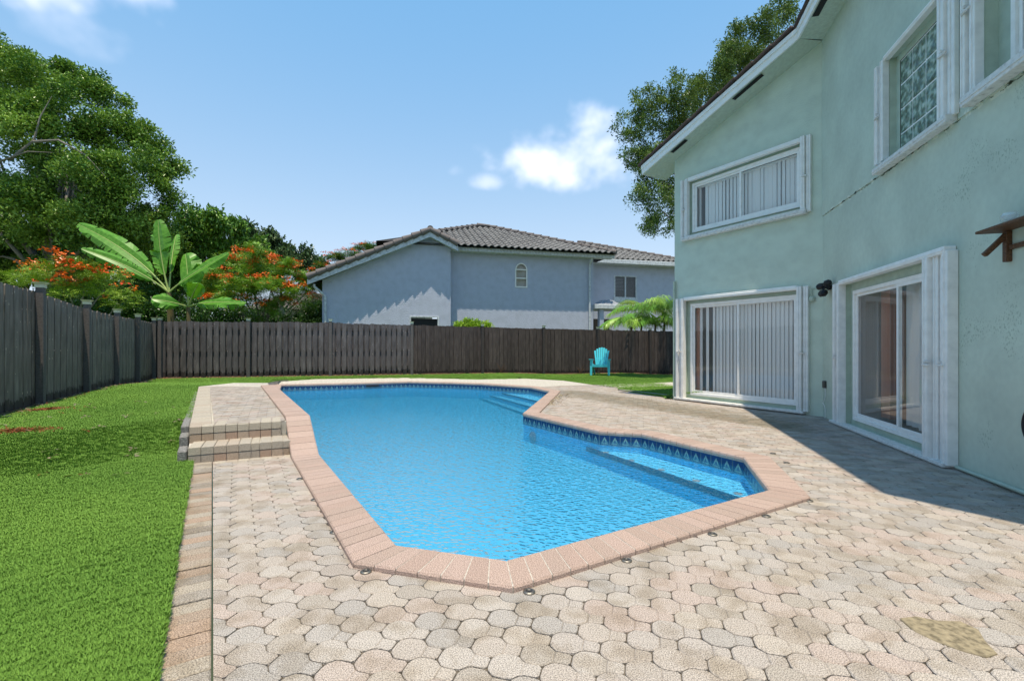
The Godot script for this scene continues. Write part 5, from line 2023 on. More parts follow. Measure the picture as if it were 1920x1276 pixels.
# ------------------------------------------------------------------ trees and plants
func leaf_cluster(n: int, ll: float, lw: float, spread: float, sd: int, droop := 0.3) -> ArrayMesh:
	var r := RandomNumberGenerator.new()
	r.seed = sd
	var s := Soup.new()
	for i in n:
		var dir := Vector3(r.randfn(), r.randfn() * 0.6 + 0.15, r.randfn()).normalized()
		var base := dir * spread * r.randf_range(0.1, 0.9)
		var tipd := (dir + Vector3(r.randfn(), r.randfn() - droop, r.randfn()) * 0.5).normalized()
		var side := tipd.cross(Vector3(r.randfn() * 0.4, 1, r.randfn() * 0.4)).normalized()
		var nrm2 := side.cross(tipd)
		var l := ll * r.randf_range(0.7, 1.2)
		var w := lw * r.randf_range(0.8, 1.2) * 0.5
		var mid := base + tipd * l * 0.45
		var tip := base + tipd * l - nrm2 * l * 0.15
		var lift := nrm2 * w * 0.35
		s.t3(base, mid + side * w + lift, tip)
		s.t3(base, tip, mid - side * w + lift)
	return s.mesh()

func frond_cluster(n: int, ll: float, sd: int) -> ArrayMesh:
	# feathery compound leaves: pairs of narrow leaflets on arching stalks
	var r := RandomNumberGenerator.new()
	r.seed = sd
	var s := Soup.new()
	for i in n:
		var a := TAU * i / n + r.randfn() * 0.3
		var dir := Vector3(cos(a), r.randf_range(0.0, 0.5), sin(a)).normalized()
		var side := dir.cross(Vector3.UP).normalized()
		for k in 5:
			var f := (k + 1) / 5.0
			var p := dir * ll * f - Vector3.UP * ll * 0.35 * f * f
			var w := ll * 0.16 * sin(PI * minf(f + 0.15, 1.0)) + ll * 0.03
			var q := p + dir * ll * 0.10
			s.t3(p, p + side * w - Vector3.UP * w * 0.25, q)
			s.t3(p, q, p - side * w - Vector3.UP * w * 0.25)
	return s.mesh()

func tint(a: Color, b: Color, k: float) -> Color:
	return a.lerp(b, k)

# crown leaves: clusters in a thick shell of each clump, thinner underneath
func crown(tree: Node3D, clumps: Array, per: float, mesh: Mesh, ca: Color, cb: Color, flat := 1.0, size := 1.0, upbias := 0.0) -> void:
	var xfs: Array = []
	var cols: Array = []
	for c: Array in clumps:
		var r: float = c[3]
		var subs := 9 if r > 0.45 else 1
		for q in subs:
			var sd := Vector3(rng.randfn(), rng.randfn() + upbias, rng.randfn()).normalized()
			var sr := r * (rng.randf_range(0.30, 0.52) if subs > 1 else 1.0)
			var sc0 := V(c[0], c[1], c[2]) + Vector3(sd.x, sd.y * flat, sd.z) * (r * rng.randf_range(0.45, 0.95) if subs > 1 else 0.0)
			var n := int(per * r * r / subs)
			var hue := rng.randf_range(-0.25, 0.25)
			for i in n:
				var dir := Vector3(rng.randfn(), rng.randfn() + 0.35, rng.randfn()).normalized()
				var rad := sr * pow(rng.randf(), 0.4) * (1.0 + absf(rng.randfn(0, 0.16)))
				var p := sc0 + Vector3(dir.x, dir.y * flat * 0.95, dir.z) * rad
				var b := Basis(Vector3.UP, rng.randf() * TAU) * Basis(Vector3.RIGHT, rng.randfn(0, 0.4)) * Basis(Vector3.BACK, rng.randfn(0, 0.4))
				var sc := size * rng.randf_range(0.7, 1.25)
				xfs.append(Transform3D(b.scaled(Vector3.ONE * sc), p))
				cols.append(tint(ca, cb, clampf(rng.randf() + hue, 0.0, 1.0)))
	joined(tree, "crown", mesh, M.leaf, xfs, cols)

func limbs(tree: Node3D, foot: Vector3, fork: Vector3, clumps: Array, r0: float, every := 1) -> void:
	var s := Soup.new()
	var pts := PackedVector3Array()
	var rad := PackedFloat32Array()
	for i in 7:
		var f := i / 6.0
		pts.append(foot.lerp(fork, f) + Vector3(sin(f * 4.0 + foot.x), 0, cos(f * 3.3 + foot.z)) * r0 * 0.5 * f)
		rad.append(lerpf(r0 * 1.25, r0 * 0.8, pow(f, 0.7)))
	s.tube(pts, rad, 10)
	part(tree, "trunk", s, M.bark)
	for i in range(0, clumps.size(), every):
		var c: Array = clumps[i]
		var e := V(c[0], c[1], c[2])
		var b := pts[6].lerp(pts[4], rng.randf() * 0.8)
		var lp := PackedVector3Array()
		var lr := PackedFloat32Array()
		var bend := Vector3(rng.randfn(), rng.randfn(), rng.randfn()) * 0.09 * b.distance_to(e)
		for j in 7:
			var f := j / 6.0
			lp.append(b.lerp(e, f * 0.86) + bend * sin(PI * f) + Vector3.UP * 0.10 * b.distance_to(e) * sin(PI * f))
			lr.append(lerpf(r0 * 0.40, 0.010, pow(f, 0.6)))
		var ls := Soup.new()
		ls.tube(lp, lr, 7)
		part(tree, "limb", ls, M.bark)

func blossoms(tree: Node3D, clumps: Array, per: float, flat: float) -> void:
	var m := leaf_cluster(7, 0.10, 0.085, 0.09, 555, -0.4)
	var xfs: Array = []
	var cols: Array = []
	for c: Array in clumps:
		var r: float = c[3]
		for i in int(per * r * r):
			var a := rng.randf() * TAU
			var up := rng.randf_range(0.25, 1.0)
			var dir := Vector3(cos(a) * sqrt(1 - up * up), up, sin(a) * sqrt(1 - up * up))
			var p := V(c[0], c[1], c[2]) + Vector3(dir.x, dir.y * flat, dir.z) * r * rng.randf_range(0.95, 1.12)
			for k in rng.randi_range(2, 5):
				xfs.append(Transform3D(Basis(Vector3.UP, rng.randf() * TAU).scaled(Vector3.ONE * rng.randf_range(0.7, 1.2)), p + Vector3(rng.randfn(), rng.randfn() * 0.4, rng.randfn()) * 0.12))
				cols.append(tint(Color(0.62, 0.07, 0.012), Color(0.80, 0.22, 0.03), rng.randf()))
	joined(tree, "blossoms", m, M.leaf, xfs, cols)

func build_trees() -> void:
	var broad := leaf_cluster(9, 0.135, 0.066, 0.15, 11)
	var broad2 := leaf_cluster(9, 0.19, 0.09, 0.2, 12)
	var oakl := leaf_cluster(9, 0.085, 0.042, 0.13, 13)
	var feather := frond_cluster(6, 0.30, 14)
	# the big tree at the left
	var BIG := [[-24.02, 13.91, 22.8, 1.66], [-27.29, 15.11, 24.0, 2.14], [-21.31, 12.88, 21.6, 1.2], [-20.96, 13.91, 22.8, 0.96], [-19.7, 12.89, 22.8, 1.14], [-19.1, 10.87, 20.4, 1.37], [-20.3, 9.82, 19.8, 1.66], [-24.32, 10.84, 21.6, 2.17], [-18.3, 10.72, 21.6, 1.32], [-17.66, 11.11, 22.8, 1.14], [-17.22, 10.33, 23.4, 1.09], [-16.86, 8.93, 21.0, 1.4], [-16.27, 8.82, 22.8, 0.91], [-17.54, 8.27, 19.8, 1.44], [-19.87, 6.95, 19.8, 1.66], [-24.08, 7.71, 21.6, 2.17], [-18.42, 6.43, 20.4, 1.48], [-17.34, 7.23, 21.6, 1.44], [-16.78, 7.05, 22.8, 1.14], [-21.67, 5.53, 21.6, 1.44], [-20.34, 5.27, 22.8, 1.27], [-25.67, 5.52, 22.8, 2.03], [-18.17, 5.77, 22.8, 1.27], [-25.28, 15.65, 24.0, 1.07]]
	var t := thing("broadleaf_tree", "tall broad-leaved green tree rising behind the left fence", "tree", V(-22.6, 0, 23.4))
	limbs(t, V(-22.6, -0.1, 23.4), V(-21.6, 4.8, 22.3), BIG, 0.42)
	crown(t, BIG, 340.0, broad, Color(0.05, 0.14, 0.02), Color(0.32, 0.48, 0.085), 0.85, 1.18, 0.25)
	var lb := Soup.new()
	for pl: Array in [[V(-21.84, 8.03, 19.44), V(-20.28, 8.39, 18.72), V(-18.72, 8.75, 18.48), V(-18.00, 8.81, 18.72)], [V(-19.68, 8.51, 18.72), V(-18.84, 9.35, 18.84), V(-18.72, 10.31, 18.96), V(-18.48, 11.27, 19.20)], [V(-18.72, 9.23, 18.72), V(-17.88, 9.35, 18.84), V(-17.04, 8.87, 19.08), V(-16.56, 8.15, 19.44)]]:
		lb.tube(PackedVector3Array([pl[0], pl[1], pl[2], pl[3]]), PackedFloat32Array([0.06, 0.042, 0.026, 0.010]), 7)
	part(t, "bare_limb", lb, M.bark)
	# behind it
	var MID := [[-18.51, 8.11, 27.00, 1.26], [-16.67, 7.71, 26.00, 1.16], [-16.10, 7.21, 27.00, 1.20], [-18.36, 6.61, 27.00, 1.51], [-16.86, 6.01, 27.00, 1.51], [-15.61, 6.81, 28.00, 1.12], [-20.60, 6.49, 28.00, 1.56], [-18.96, 4.80, 27.00, 1.66], [-16.25, 4.65, 27.00, 1.51], [-22.16, 4.62, 28.00, 1.87], [-15.20, 6.36, 29.00, 0.97]]
	t = thing("broadleaf_tree", "mid-sized bright green tree right of the tall left tree", "tree", V(-17.5, 0, 27.0))
	limbs(t, V(-17.5, -0.1, 27.0), V(-17.3, 3.2, 27.0), MID, 0.26)
	crown(t, MID, 240.0, broad2, Color(0.05, 0.14, 0.018), Color(0.21, 0.38, 0.05), 0.85, 1.2, 0.2)
	var FAR := [[-22.74, 10.53, 40.00, 1.43], [-21.18, 10.08, 40.00, 1.52], [-20.11, 8.93, 41.00, 1.55], [-18.06, 8.30, 40.00, 1.52], [-17.37, 7.56, 41.00, 1.55], [-20.51, 7.40, 40.00, 1.78], [-17.26, 8.34, 43.00, 1.20]]
	t = thing("distant_tree", "dull green distant tree behind the flowering tree", "tree", V(-19.5, 0, 40.5))
	limbs(t, V(-19.5, -0.1, 40.5), V(-19.5, 4.5, 40.5), FAR, 0.3)
	crown(t, FAR, 150.0, broad2, Color(0.035, 0.075, 0.025), Color(0.10, 0.16, 0.055), 0.9, 1.6, 0.2)
	# flowering trees
	var PO1 := [[-13.36, 3.08, 13.32, 0.59], [-12.27, 3.24, 12.95, 0.61], [-11.88, 3.15, 13.32, 0.62], [-11.52, 3.05, 13.69, 0.55], [-11.98, 2.66, 12.95, 0.58], [-14.19, 3.2, 13.69, 0.46], [-10.84, 2.56, 13.32, 0.44]]
	t = thing("flame_tree", "orange-blossomed tree over the left fence, under the tall tree", "tree", V(-12.3, 0, 13.5), "flame trees beyond the fences")
	limbs(t, V(-12.6, -0.1, 13.6), V(-12.4, 1.7, 13.5), PO1, 0.12)
	crown(t, PO1, 420.0, feather, Color(0.12, 0.24, 0.02), Color(0.28, 0.42, 0.04), 0.7, 0.62, 0.3)
	blossoms(t, PO1, 15.0, 0.8)
	var PO2 := [[-14.49, 4.28, 23.00, 0.90], [-13.59, 4.92, 23.00, 1.03], [-12.29, 5.09, 22.50, 1.13], [-11.41, 4.92, 23.00, 1.15], [-10.61, 4.47, 23.50, 1.05], [-10.03, 4.27, 24.00, 0.80], [-12.51, 3.90, 22.00, 1.10], [-11.16, 3.78, 22.00, 1.10], [-10.28, 3.58, 22.50, 0.88], [-14.36, 3.51, 23.00, 0.64], [-9.49, 3.38, 23.00, 0.51], [-13.6, 3.2, 22.4, 0.8], [-12.0, 2.95, 22.0, 0.9], [-10.7, 2.95, 22.3, 0.8]]
	t = thing("flame_tree", "wide flat-topped tree with orange blossoms between banana plant and blue-grey house", "tree", V(-12.0, 0, 23.2), "flame trees beyond the fences")
	limbs(t, V(-12.0, -0.1, 23.2), V(-12.0, 1.7, 23.2), PO2, 0.17)
	crown(t, PO2, 330.0, feather, Color(0.09, 0.22, 0.02), Color(0.24, 0.42, 0.04), 0.72, 0.85, 0.4)
	blossoms(t, PO2, 13.0, 0.62)
	var PO3 := [[-14.40, 7.94, 38.00, 1.06], [-13.13, 8.28, 38.00, 1.06], [-12.17, 8.99, 39.00, 0.96], [-11.30, 9.21, 39.00, 0.65], [-14.83, 7.10, 38.00, 1.06]]
	t = thing("flame_tree", "small orange-flowered treetop showing above the blue-grey house's roof", "tree", V(-13.2, 0, 38.5), "flame trees beyond the fences")
	limbs(t, V(-13.2, -0.1, 38.5), V(-13.2, 4.5, 38.5), PO3, 0.2)
	crown(t, PO3, 200.0, feather, Color(0.05, 0.13, 0.02), Color(0.14, 0.26, 0.03), 0.6, 1.2, 0.3)
	blossoms(t, PO3, 10.0, 0.7)
	# dark undergrowth behind the back fence
	var low := [[-13.4, 2.25, 20.5, 1.03], [-12.2, 2.05, 21.0, 0.92], [-15.5, 2.45, 21.5, 1.49], [-17.6, 2.65, 21.5, 1.72], [-10.6, 2.15, 25.5, 1.15], [-19.8, 2.75, 22.5, 1.84], [-14.0, 2.65, 26.0, 1.72], [-11.8, 2.75, 28.0, 1.61], [-22.5, 2.95, 24.0, 2.18]]
	for i in low.size():
		var c: Array = low[i]
		var names := ["low green shrub behind the banana plant", "small shrub right of the banana plant", "dark shrub left of the banana plant", "broad dark shrub under the tall left tree", "shrub beside the blue-grey house's left wall", "dark shrub behind the left fence, below the flame tree", "dense shrub behind the back fence, under the mid tree", "far shrub between the flame tree trunks", "dark shrub at the far left behind the fence"]
		t = thing("shrub", names[i], "shrub", V(c[0], 0, c[2]), "shrubs behind the fences")
		var sub := [[c[0], c[1], c[2], c[3]], [float(c[0]) + 0.6, float(c[1]) - 0.3, float(c[2]) + 0.3, float(c[3]) * 0.7], [float(c[0]) - 0.7, float(c[1]) - 0.4, c[2], float(c[3]) * 0.7]]
		limbs(t, V(c[0], -0.1, c[2]), V(c[0], float(c[1]) * 0.5, c[2]), sub, 0.05)
		crown(t, sub, 240.0, broad, Color(0.018, 0.055, 0.010), Color(0.06, 0.14, 0.02), 0.9, 1.0, 0.0)
	# more trees outside the frame to either side
	for o: Array in [[-27.0, 25.0, 6.5, "tall tree at the far left beyond the frame edge"], [16.0, 34.0, 6.0, "tree far behind the green house"], [-30.0, 42.0, 8.0, "tall distant tree far behind the left fence"]]:
		t = thing("distant_tree", o[3], "tree", V(o[0], 0, o[1]))
		var cl: Array = []
		for i in 12:
			cl.append([float(o[0]) + rng.randfn() * 2.0, float(o[2]) + rng.randfn() * 1.6, float(o[1]) + rng.randfn() * 1.6, rng.randf_range(1.2, 1.9)])
		limbs(t, V(o[0], -0.1, o[1]), V(o[0], float(o[2]) * 0.45, o[1]), cl, 0.3)
		crown(t, cl, 130.0, broad2, Color(0.025, 0.07, 0.015), Color(0.09, 0.18, 0.03), 0.9, 1.5, 0.2)
	# oak behind the green house
	var OAK := [[4.26, 9.08, 17.00, 0.61], [4.97, 8.82, 17.50, 0.82], [4.83, 9.93, 17.00, 0.57], [5.66, 9.99, 17.50, 0.74], [6.06, 10.31, 17.00, 0.66], [6.82, 10.24, 18.00, 0.90], [7.20, 10.69, 17.00, 0.76], [7.77, 11.45, 17.00, 0.76], [8.58, 12.33, 17.50, 0.74], [9.10, 12.68, 17.00, 0.66], [10.23, 13.65, 18.00, 0.56], [5.82, 9.04, 18.00, 1.00], [5.12, 7.47, 17.00, 0.80], [4.45, 7.85, 17.00, 0.57], [4.93, 6.52, 17.00, 0.76], [5.40, 5.76, 17.00, 0.72], [5.02, 5.38, 17.00, 0.47], [6.02, 6.63, 18.00, 0.90], [7.84, 10.53, 19.00, 1.27], [9.32, 11.80, 19.00, 1.48], [11.01, 13.07, 19.00, 1.27]]
	t = thing("oak_tree", "small-leaved oak showing above the green house's roof edge", "tree", V(8.5, 0, 18.5))
	limbs(t, V(8.5, -0.1, 18.5), V(7.8, 5.0, 18.2), OAK, 0.34)
	crown(t, OAK, 620.0, oakl, Color(0.05, 0.105, 0.024), Color(0.26, 0.37, 0.09), 0.95, 1.0, 0.1)
	build_banana()
	build_palm()
	# lime bush over the fence
	var LIME := [[-1.85, 2.02, 20.0, 0.30], [-1.45, 1.98, 20.0, 0.26], [-2.2, 1.96, 20.0, 0.22], [-1.1, 2.0, 20.1, 0.22], [-1.6, 1.6, 20.0, 0.5]]
	t = thing("lime_bush", "bright lime-green bush peeking over the brown fence", "bush", V(-1.6, 0, 20.0))
	limbs(t, V(-1.6, -0.1, 20.0), V(-1.6, 1.0, 20.0), LIME, 0.05)
	crown(t, LIME, 1300.0, oakl, Color(0.22, 0.38, 0.03), Color(0.42, 0.58, 0.06), 0.9, 1.3, 0.2)

func banana_leaf(plant: Node3D, a: Vector3, b: Vector3, c: Vector3, w: float, side: Vector3, sd: int) -> void:
	var r := RandomNumberGenerator.new()
	r.seed = sd
	var s := Soup.new()
	var n := 34
	var rib := PackedVector3Array()
	var rr := PackedFloat32Array()
	var prev: Array = []
	var shift := [0.0, 0.0]
	for i in n + 1:
		var f := float(i) / n
		var p := a * (1 - f) * (1 - f) + b * 2 * f * (1 - f) + c * f * f
		var tg := ((b - a) * (1 - f) + (c - b) * f).normalized()
		var sdv := (side - tg * side.dot(tg)).normalized()
		var nn := sdv.cross(tg)
		if nn.y < 0: nn = -nn
		var ww := w * 0.5 * pow(sin(PI * clampf((f - 0.24) / 0.77, 0.0, 1.0)), 0.5) if f > 0.24 else 0.0
		rib.append(p)
		rr.append(lerpf(0.038, 0.006, pow(f, 0.7)))
		var row: Array = []
		for e in 2:
			var sg := 1.0 if e == 0 else -1.0
			if r.randf() < 0.22:
				shift[e] = r.randfn(0, 0.16)       # a tear starts: the strip hangs differently
			var fall: float = 0.24 + 0.10 * sin(f * 17.0 + sd) + shift[e]
			row.append([p + sdv * sg * ww * 0.5 + nn * ww * 0.12, p + sdv * sg * ww - nn * ww * fall + tg * ww * 0.25])
		if i > 0:
			for e in 2:
				var lo: Array = prev[e]
				var hi: Array = row[e]
				var p0 := rib[i - 1]
				var torn := r.randf() < 0.26 and f > 0.22
				var o1: Vector3 = hi[1]
				if torn:
					o1 = (o1 as Vector3).lerp(lo[1], 0.8)
				s.quad(p0, p, hi[0], lo[0])
				s.quad(lo[0], hi[0], o1, lo[1])
		prev = row
	var leaf := part(plant, "leaf", s, M.banana)
	var rs := Soup.new()
	rs.tube(rib, rr, 6)
	part(leaf, "midrib", rs, M.banana_rib)

func build_banana() -> void:
	var b := thing("banana_plant", "banana plant with huge torn green leaves above the back fence", "plant", V(-12.1, 0, 16.95))
	var s := Soup.new()
	var top: Vector3 = V(-12.13, 3.13, 16.90)
	s.tube(PackedVector3Array([V(-12.0, -0.1, 16.95), V(-12.05, 1.2, 16.95), V(-12.08, 2.3, 16.92), top]), PackedFloat32Array([0.15, 0.135, 0.11, 0.07]), 12)
	part(b, "stem", s, M.banana_stem)
	s = Soup.new()
	var top2: Vector3 = V(-11.59, 2.64, 17.10)
	s.tube(PackedVector3Array([V(-11.55, -0.1, 17.1), V(-11.5, 1.2, 17.1), top2]), PackedFloat32Array([0.10, 0.09, 0.06]), 10)
	part(b, "stem", s, M.banana_stem)
	var up := Vector3(0.25, 0.9, 0.2)
	banana_leaf(b, top, V(-13.07, 4.49, 16.80), V(-15.43, 5.57, 17.00), 0.74, Vector3(0.45, 0.8, -0.42), 1)
	banana_leaf(b, top, V(-12.83, 3.96, 16.40), V(-14.41, 4.50, 16.00), 0.52, Vector3(0.4, 0.8, -0.5), 2)
	banana_leaf(b, top, V(-12.40, 4.40, 16.80), V(-12.51, 5.70, 16.90), 0.74, Vector3(1.0, 0.1, 0.1), 3)
	banana_leaf(b, top, V(-12.38, 4.70, 17.40), V(-12.57, 5.40, 17.90), 0.5, Vector3(0.9, 0.1, 0.5), 4)
	banana_leaf(b, top, V(-11.52, 3.65, 16.80), V(-10.08, 4.55, 17.00), 0.58, Vector3(-0.4, 0.8, -0.5), 5)
	banana_leaf(b, top2, V(-11.42, 3.66, 16.90), V(-11.82, 4.57, 17.30), 0.98, Vector3(1.0, 0.0, 0.2), 6)
	banana_leaf(b, top2, V(-10.73, 2.84, 16.60), V(-9.25, 2.73, 16.60), 0.5, Vector3(0.05, 0.8, -0.55), 7)
	banana_leaf(b, top2, V(-11.74, 2.78, 16.50), V(-12.28, 2.85, 16.30), 0.6, Vector3(0.1, 0.8, -0.5), 8)
	banana_leaf(b, top2, V(-11.01, 3.25, 16.60), V(-10.68, 3.39, 16.30), 0.60, Vector3(0.9, 0.2, 0.3), 9)

func build_palm() -> void:
	var base := V(6.0, 0, 22.2)
	var pal := thing("palm", "glossy palm with drooping fronds behind the brown fence beside the green house", "palm", base)
	var s := Soup.new()
	for st: Array in [[0.0, 0.0, 2.7], [0.5, 0.2, 2.3], [-0.45, 0.3, 2.1], [0.9, 0.1, 2.8]]:
		s.tube(PackedVector3Array([base + Vector3(st[0], -0.1, st[1]), base + Vector3(float(st[0]) * 1.2, st[2], st[1])]), PackedFloat32Array([0.06, 0.045]), 8)
	part(pal, "stem", s, M.banana_stem)
	M.palm = mat(lin(0.11, 0.28, 0.04), 0.35)
	M.palm.backlight_enabled = true
	M.palm.backlight = Color(0.6, 0.65, 0.35)
	M.palm_b = mat(lin(0.27, 0.46, 0.07), 0.35)
	M.palm_b.backlight_enabled = true
	M.palm_b.backlight = Color(0.6, 0.65, 0.35)
	var n := 48
	for i in n:
		var a := TAU * i * 0.382
		var st: Array = [[0.0, 2.95, 0.0], [0.6, 2.35, 0.2], [-0.54, 2.35, 0.3], [1.08, 3.0, 0.1]][i % 4]
		var o := base + Vector3(st[0], st[1], st[2])
		var L := rng.randf_range(1.35, 2.0)
		var rise := rng.randf_range(0.35, 1.25)
		var out := Vector3(cos(a), 0, sin(a))
		var f := Soup.new()
		var pts := PackedVector3Array()
		var rad := PackedFloat32Array()
		for j in 15:
			var q := j / 14.0
			pts.append(o + out * L * q * 0.85 + Vector3.UP * (rise * q * 1.6 - q * q * (rise * 1.15 + 0.45)))
			rad.append(lerpf(0.016, 0.004, q))
		f.tube(pts, rad, 5)
		for j in range(2, 15):
			var q := j / 14.0
			var tg := (pts[j] - pts[j - 1]).normalized()
			var sd := tg.cross(Vector3.UP).normalized()
			var ll := 0.56 * (1.0 - 0.55 * absf(q - 0.45) * 1.6)
			for sg: float in [-1.0, 1.0]:
				for h: float in [0.0, 0.5]:
					var p := pts[j - 1].lerp(pts[j], h)
					var dirv := (sd * sg * 0.85 + tg * 0.55 - Vector3.UP * rng.randf_range(0.15, 0.7)).normalized()
					var wv := dirv.cross(Vector3.UP).normalized() * 0.021
					var mid := p + dirv * ll * 0.5 + Vector3.UP * 0.03
					var tip := p + dirv * ll - Vector3.UP * ll * rng.randf_range(0.12, 0.4)
					f.t3(p - wv * 0.4, p + wv * 0.4, mid + wv)
					f.t3(p - wv * 0.4, mid + wv, mid - wv)
					f.t3(mid - wv, mid + wv, tip)
		part(pal, "frond", f, M.palm if i % 3 else M.palm_b)

# ------------------------------------------------------------------ small things in the yard
func build_small_things() -> void:
	# concrete path and stone kerb beside the house, turf wedge between them
	var path := structure("path")
	var s := Soup.new()
	s.prism(ccw(pv([Vector2(2.62, 15.2), Vector2(8.5, 17.35), Vector2(8.5, 16.2), Vector2(3.2, 14.1)])), -0.05, 0.016, 0.006)
	part(path, "slab", s, M.concrete)
	var kb := structure("kerb")
	for i in 9:
		s = Soup.new()
		var a := Vector2(2.98, 13.42).lerp(Vector2(3.92, 11.75), i / 9.0)
		var b := Vector2(2.98, 13.42).lerp(Vector2(3.92, 11.75), (i + 0.94) / 9.0)
		var nn := Vector2(0.87, 0.49) * 0.12
		s.prism(ccw(pv([a, b, b + nn, a + nn])), -0.05, 0.03, 0.01)
		part(kb, "kerb_stone", s, M.kerb)
	# red-brown soil along the fence feet
	var soil := structure("flower_bed")
	s = Soup.new()
	var f0 := Vector2(-11.96, 15.9)
	for i in 60:
		var t := 0.1 + i * 0.2
		for k: Array in [[Vector2(0.45, -0.893), Vector2(0.893, 0.45)]]:
			var u: Vector2 = k[0]
			var nn: Vector2 = k[1]
			var w0 := 0.14 + 0.07 * sin(i * 0.9) + 0.05 * sin(i * 2.3)
			var w1 := 0.14 + 0.07 * sin((i + 1) * 0.9) + 0.05 * sin((i + 1) * 2.3)
			var a := f0 + u * t
			var b := f0 + u * (t + 0.2)
			var c := b + nn * w1
			var d := a + nn * w0
			s.quad(V2(a, lawn_h(a.x, a.y) + 0.03), V2(b, lawn_h(b.x, b.y) + 0.03), V2(c, lawn_h(c.x, c.y) + 0.012), V2(d, lawn_h(d.x, d.y) + 0.012))
	var bu := Vector2(0.96408, 0.26563)
	var bn := Vector2(0.26563, -0.96408)
	for i in 100:
		var t := i * 0.2
		var w0 := 0.12 + 0.06 * sin(i * 0.7) + 0.05 * sin(i * 2.1)
		var w1 := 0.12 + 0.06 * sin((i + 1) * 0.7) + 0.05 * sin((i + 1) * 2.1)
		var a := f0 + bu * t
		var b := f0 + bu * (t + 0.2)
		var c := b + bn * w1
		var d := a + bn * w0
		s.quad(V2(a, lawn_h(a.x, a.y) + 0.05), V2(d, lawn_h(d.x, d.y) + 0.012), V2(c, lawn_h(c.x, c.y) + 0.012), V2(b, lawn_h(b.x, b.y) + 0.05))
	part(soil, "soil", s, M.soil)
	# dry leaves and twigs lying at the fence feet and on the turf
	var leaf := leaf_cluster(3, 0.07, 0.035, 0.05, 91, 0.0)
	var xfs: Array = []
	var cols: Array = []
	for i in 420:
		var t := rng.randf()
		var p := f0 + bu * (t * 20.0) + bn * rng.randf_range(0.05, 0.30)
		if i % 3 == 0:
			p = f0 + Vector2(0.45, -0.893) * t * 11.0 + Vector2(0.893, 0.45) * rng.randf_range(0.05, 0.35)
		if i > 360:
			p = Vector2(rng.randf_range(-7.5, -3.6), rng.randf_range(4.2, 8.0))
		xfs.append(Transform3D(Basis(Vector3.UP, rng.randf() * TAU).scaled(Vector3(1, 0.35, 1) * rng.randf_range(0.5, 1.1)), V2(p, lawn_h(p.x, p.y) + 0.035)))
		cols.append(tint(Color(0.16, 0.07, 0.035), Color(0.50, 0.42, 0.30), rng.randf()))
	for pc: Array in [[-5.45, 5.25, 0.34], [-5.9, 4.85, 0.2], [-6.95, 7.15, 0.24], [-5.7, 4.3, 0.12]]:
		for i in 170:
			var p := Vector2(pc[0], pc[1]) + Vector2(rng.randfn(), rng.randfn() * 0.5) * float(pc[2]) * 0.5
			xfs.append(Transform3D(Basis(Vector3.UP, rng.randf() * TAU).scaled(Vector3(0.5, 0.3, 0.5)), V2(p, lawn_h(p.x, p.y) + 0.024)))
			cols.append(tint(Color(0.22, 0.06, 0.02), Color(0.36, 0.13, 0.05), rng.randf()))
	for i in 90:
		var p := Vector2(0.62, 10.0).lerp(Vector2(1.25, 12.3), rng.randf()) + Vector2(absf(rng.randfn()) * 0.14, 0)
		xfs.append(Transform3D(Basis(Vector3.UP, rng.randf() * TAU).scaled(Vector3(0.7, 0.5, 0.7)), V2(p, 0.012)))
		cols.append(tint(Color(0.30, 0.22, 0.08), Color(0.55, 0.47, 0.22), rng.randf()))
	stuff(joined(self, "leaf_litter", leaf, M.leaf, xfs, cols), "dry brown leaf litter strewn along the fence feet", "leaves")
	# weeds at the fence foot
	var wd := [[11.9, "dry reddish weed at the foot of the brown fence, left of the chair", 0.42], [15.3, "dry weed at the fence foot just left of the aqua chair", 0.45]]
	for w: Array in wd:
		var p := f0 + bu * float(w[0]) + bn * 0.16
		var o := thing("dry_weed", w[1], "weed", V2(p, lawn_h(p.x, p.y)), "weeds along the back fence")
		s = Soup.new()
		for i in 9:
			var a := rng.randf() * TAU
			var q := V2(p, lawn_h(p.x, p.y))
			var hgt: float = float(w[2]) * rng.randf_range(0.5, 1.0)
			s.tube(PackedVector3Array([q, q + Vector3(cos(a) * 0.05, hgt * 0.5, sin(a) * 0.03), q + Vector3(cos(a) * 0.2, hgt, sin(a) * 0.08)]), PackedFloat32Array([0.007, 0.006, 0.004]), 5)
		part(o, "stalks", s, M.soil)
	# brass-and-steel cover anchors let into the paving round the pool
	var anchors := [[-0.808, 2.644, "near left corner of the coping"], [0.087, 2.427, "nearest point of the coping"], [0.667, 2.782, "near right side of the pool, first from the point"], [1.328, 3.167, "near right side of the pool, second from the point"], [1.863, 3.504, "near right side of the pool, third from the point"], [2.393, 3.853, "right corner of the coping"], [-1.189, 3.204, "left side of the pool, first from the near corner"], [-1.60, 3.88, "left side of the pool, second from the near corner"], [-1.99, 4.485, "left side of the pool, third from the near corner"], [2.93, 5.10, "right end of the pool beside the swim-out"], [3.03, 5.55, "far right corner of the swim-out"], [2.60, 5.90, "deck behind the swim-out"]]
	for a: Array in anchors:
		var o := thing("deck_anchor", "round metal deck anchor at the " + str(a[2]), "anchor", V(a[0], 0, a[1]), "pool cover anchors in the paving")
		s = Soup.new()
		s.lathe(V(a[0], 0.0, a[1]), pv([Vector2(0.032, 0.0), Vector2(0.031, 0.006), Vector2(0.024, 0.010), Vector2(0.018, 0.009)]), 20)
		part(o, "flange", s, M.metal)
		s = Soup.new()
		s.lathe(V(a[0], 0.0, a[1]), pv([Vector2(0.018, 0.008), Vector2(0.013, 0.005), Vector2(0.0, 0.005)]), 16)
		s.cbox(at(V(a[0], 0.006, a[1]), Basis(Vector3.UP, rng.randf() * 3.0)), Vector3(0.016, 0.003, 0.004))
		part(o, "plug", s, M.steel)
	build_chair()

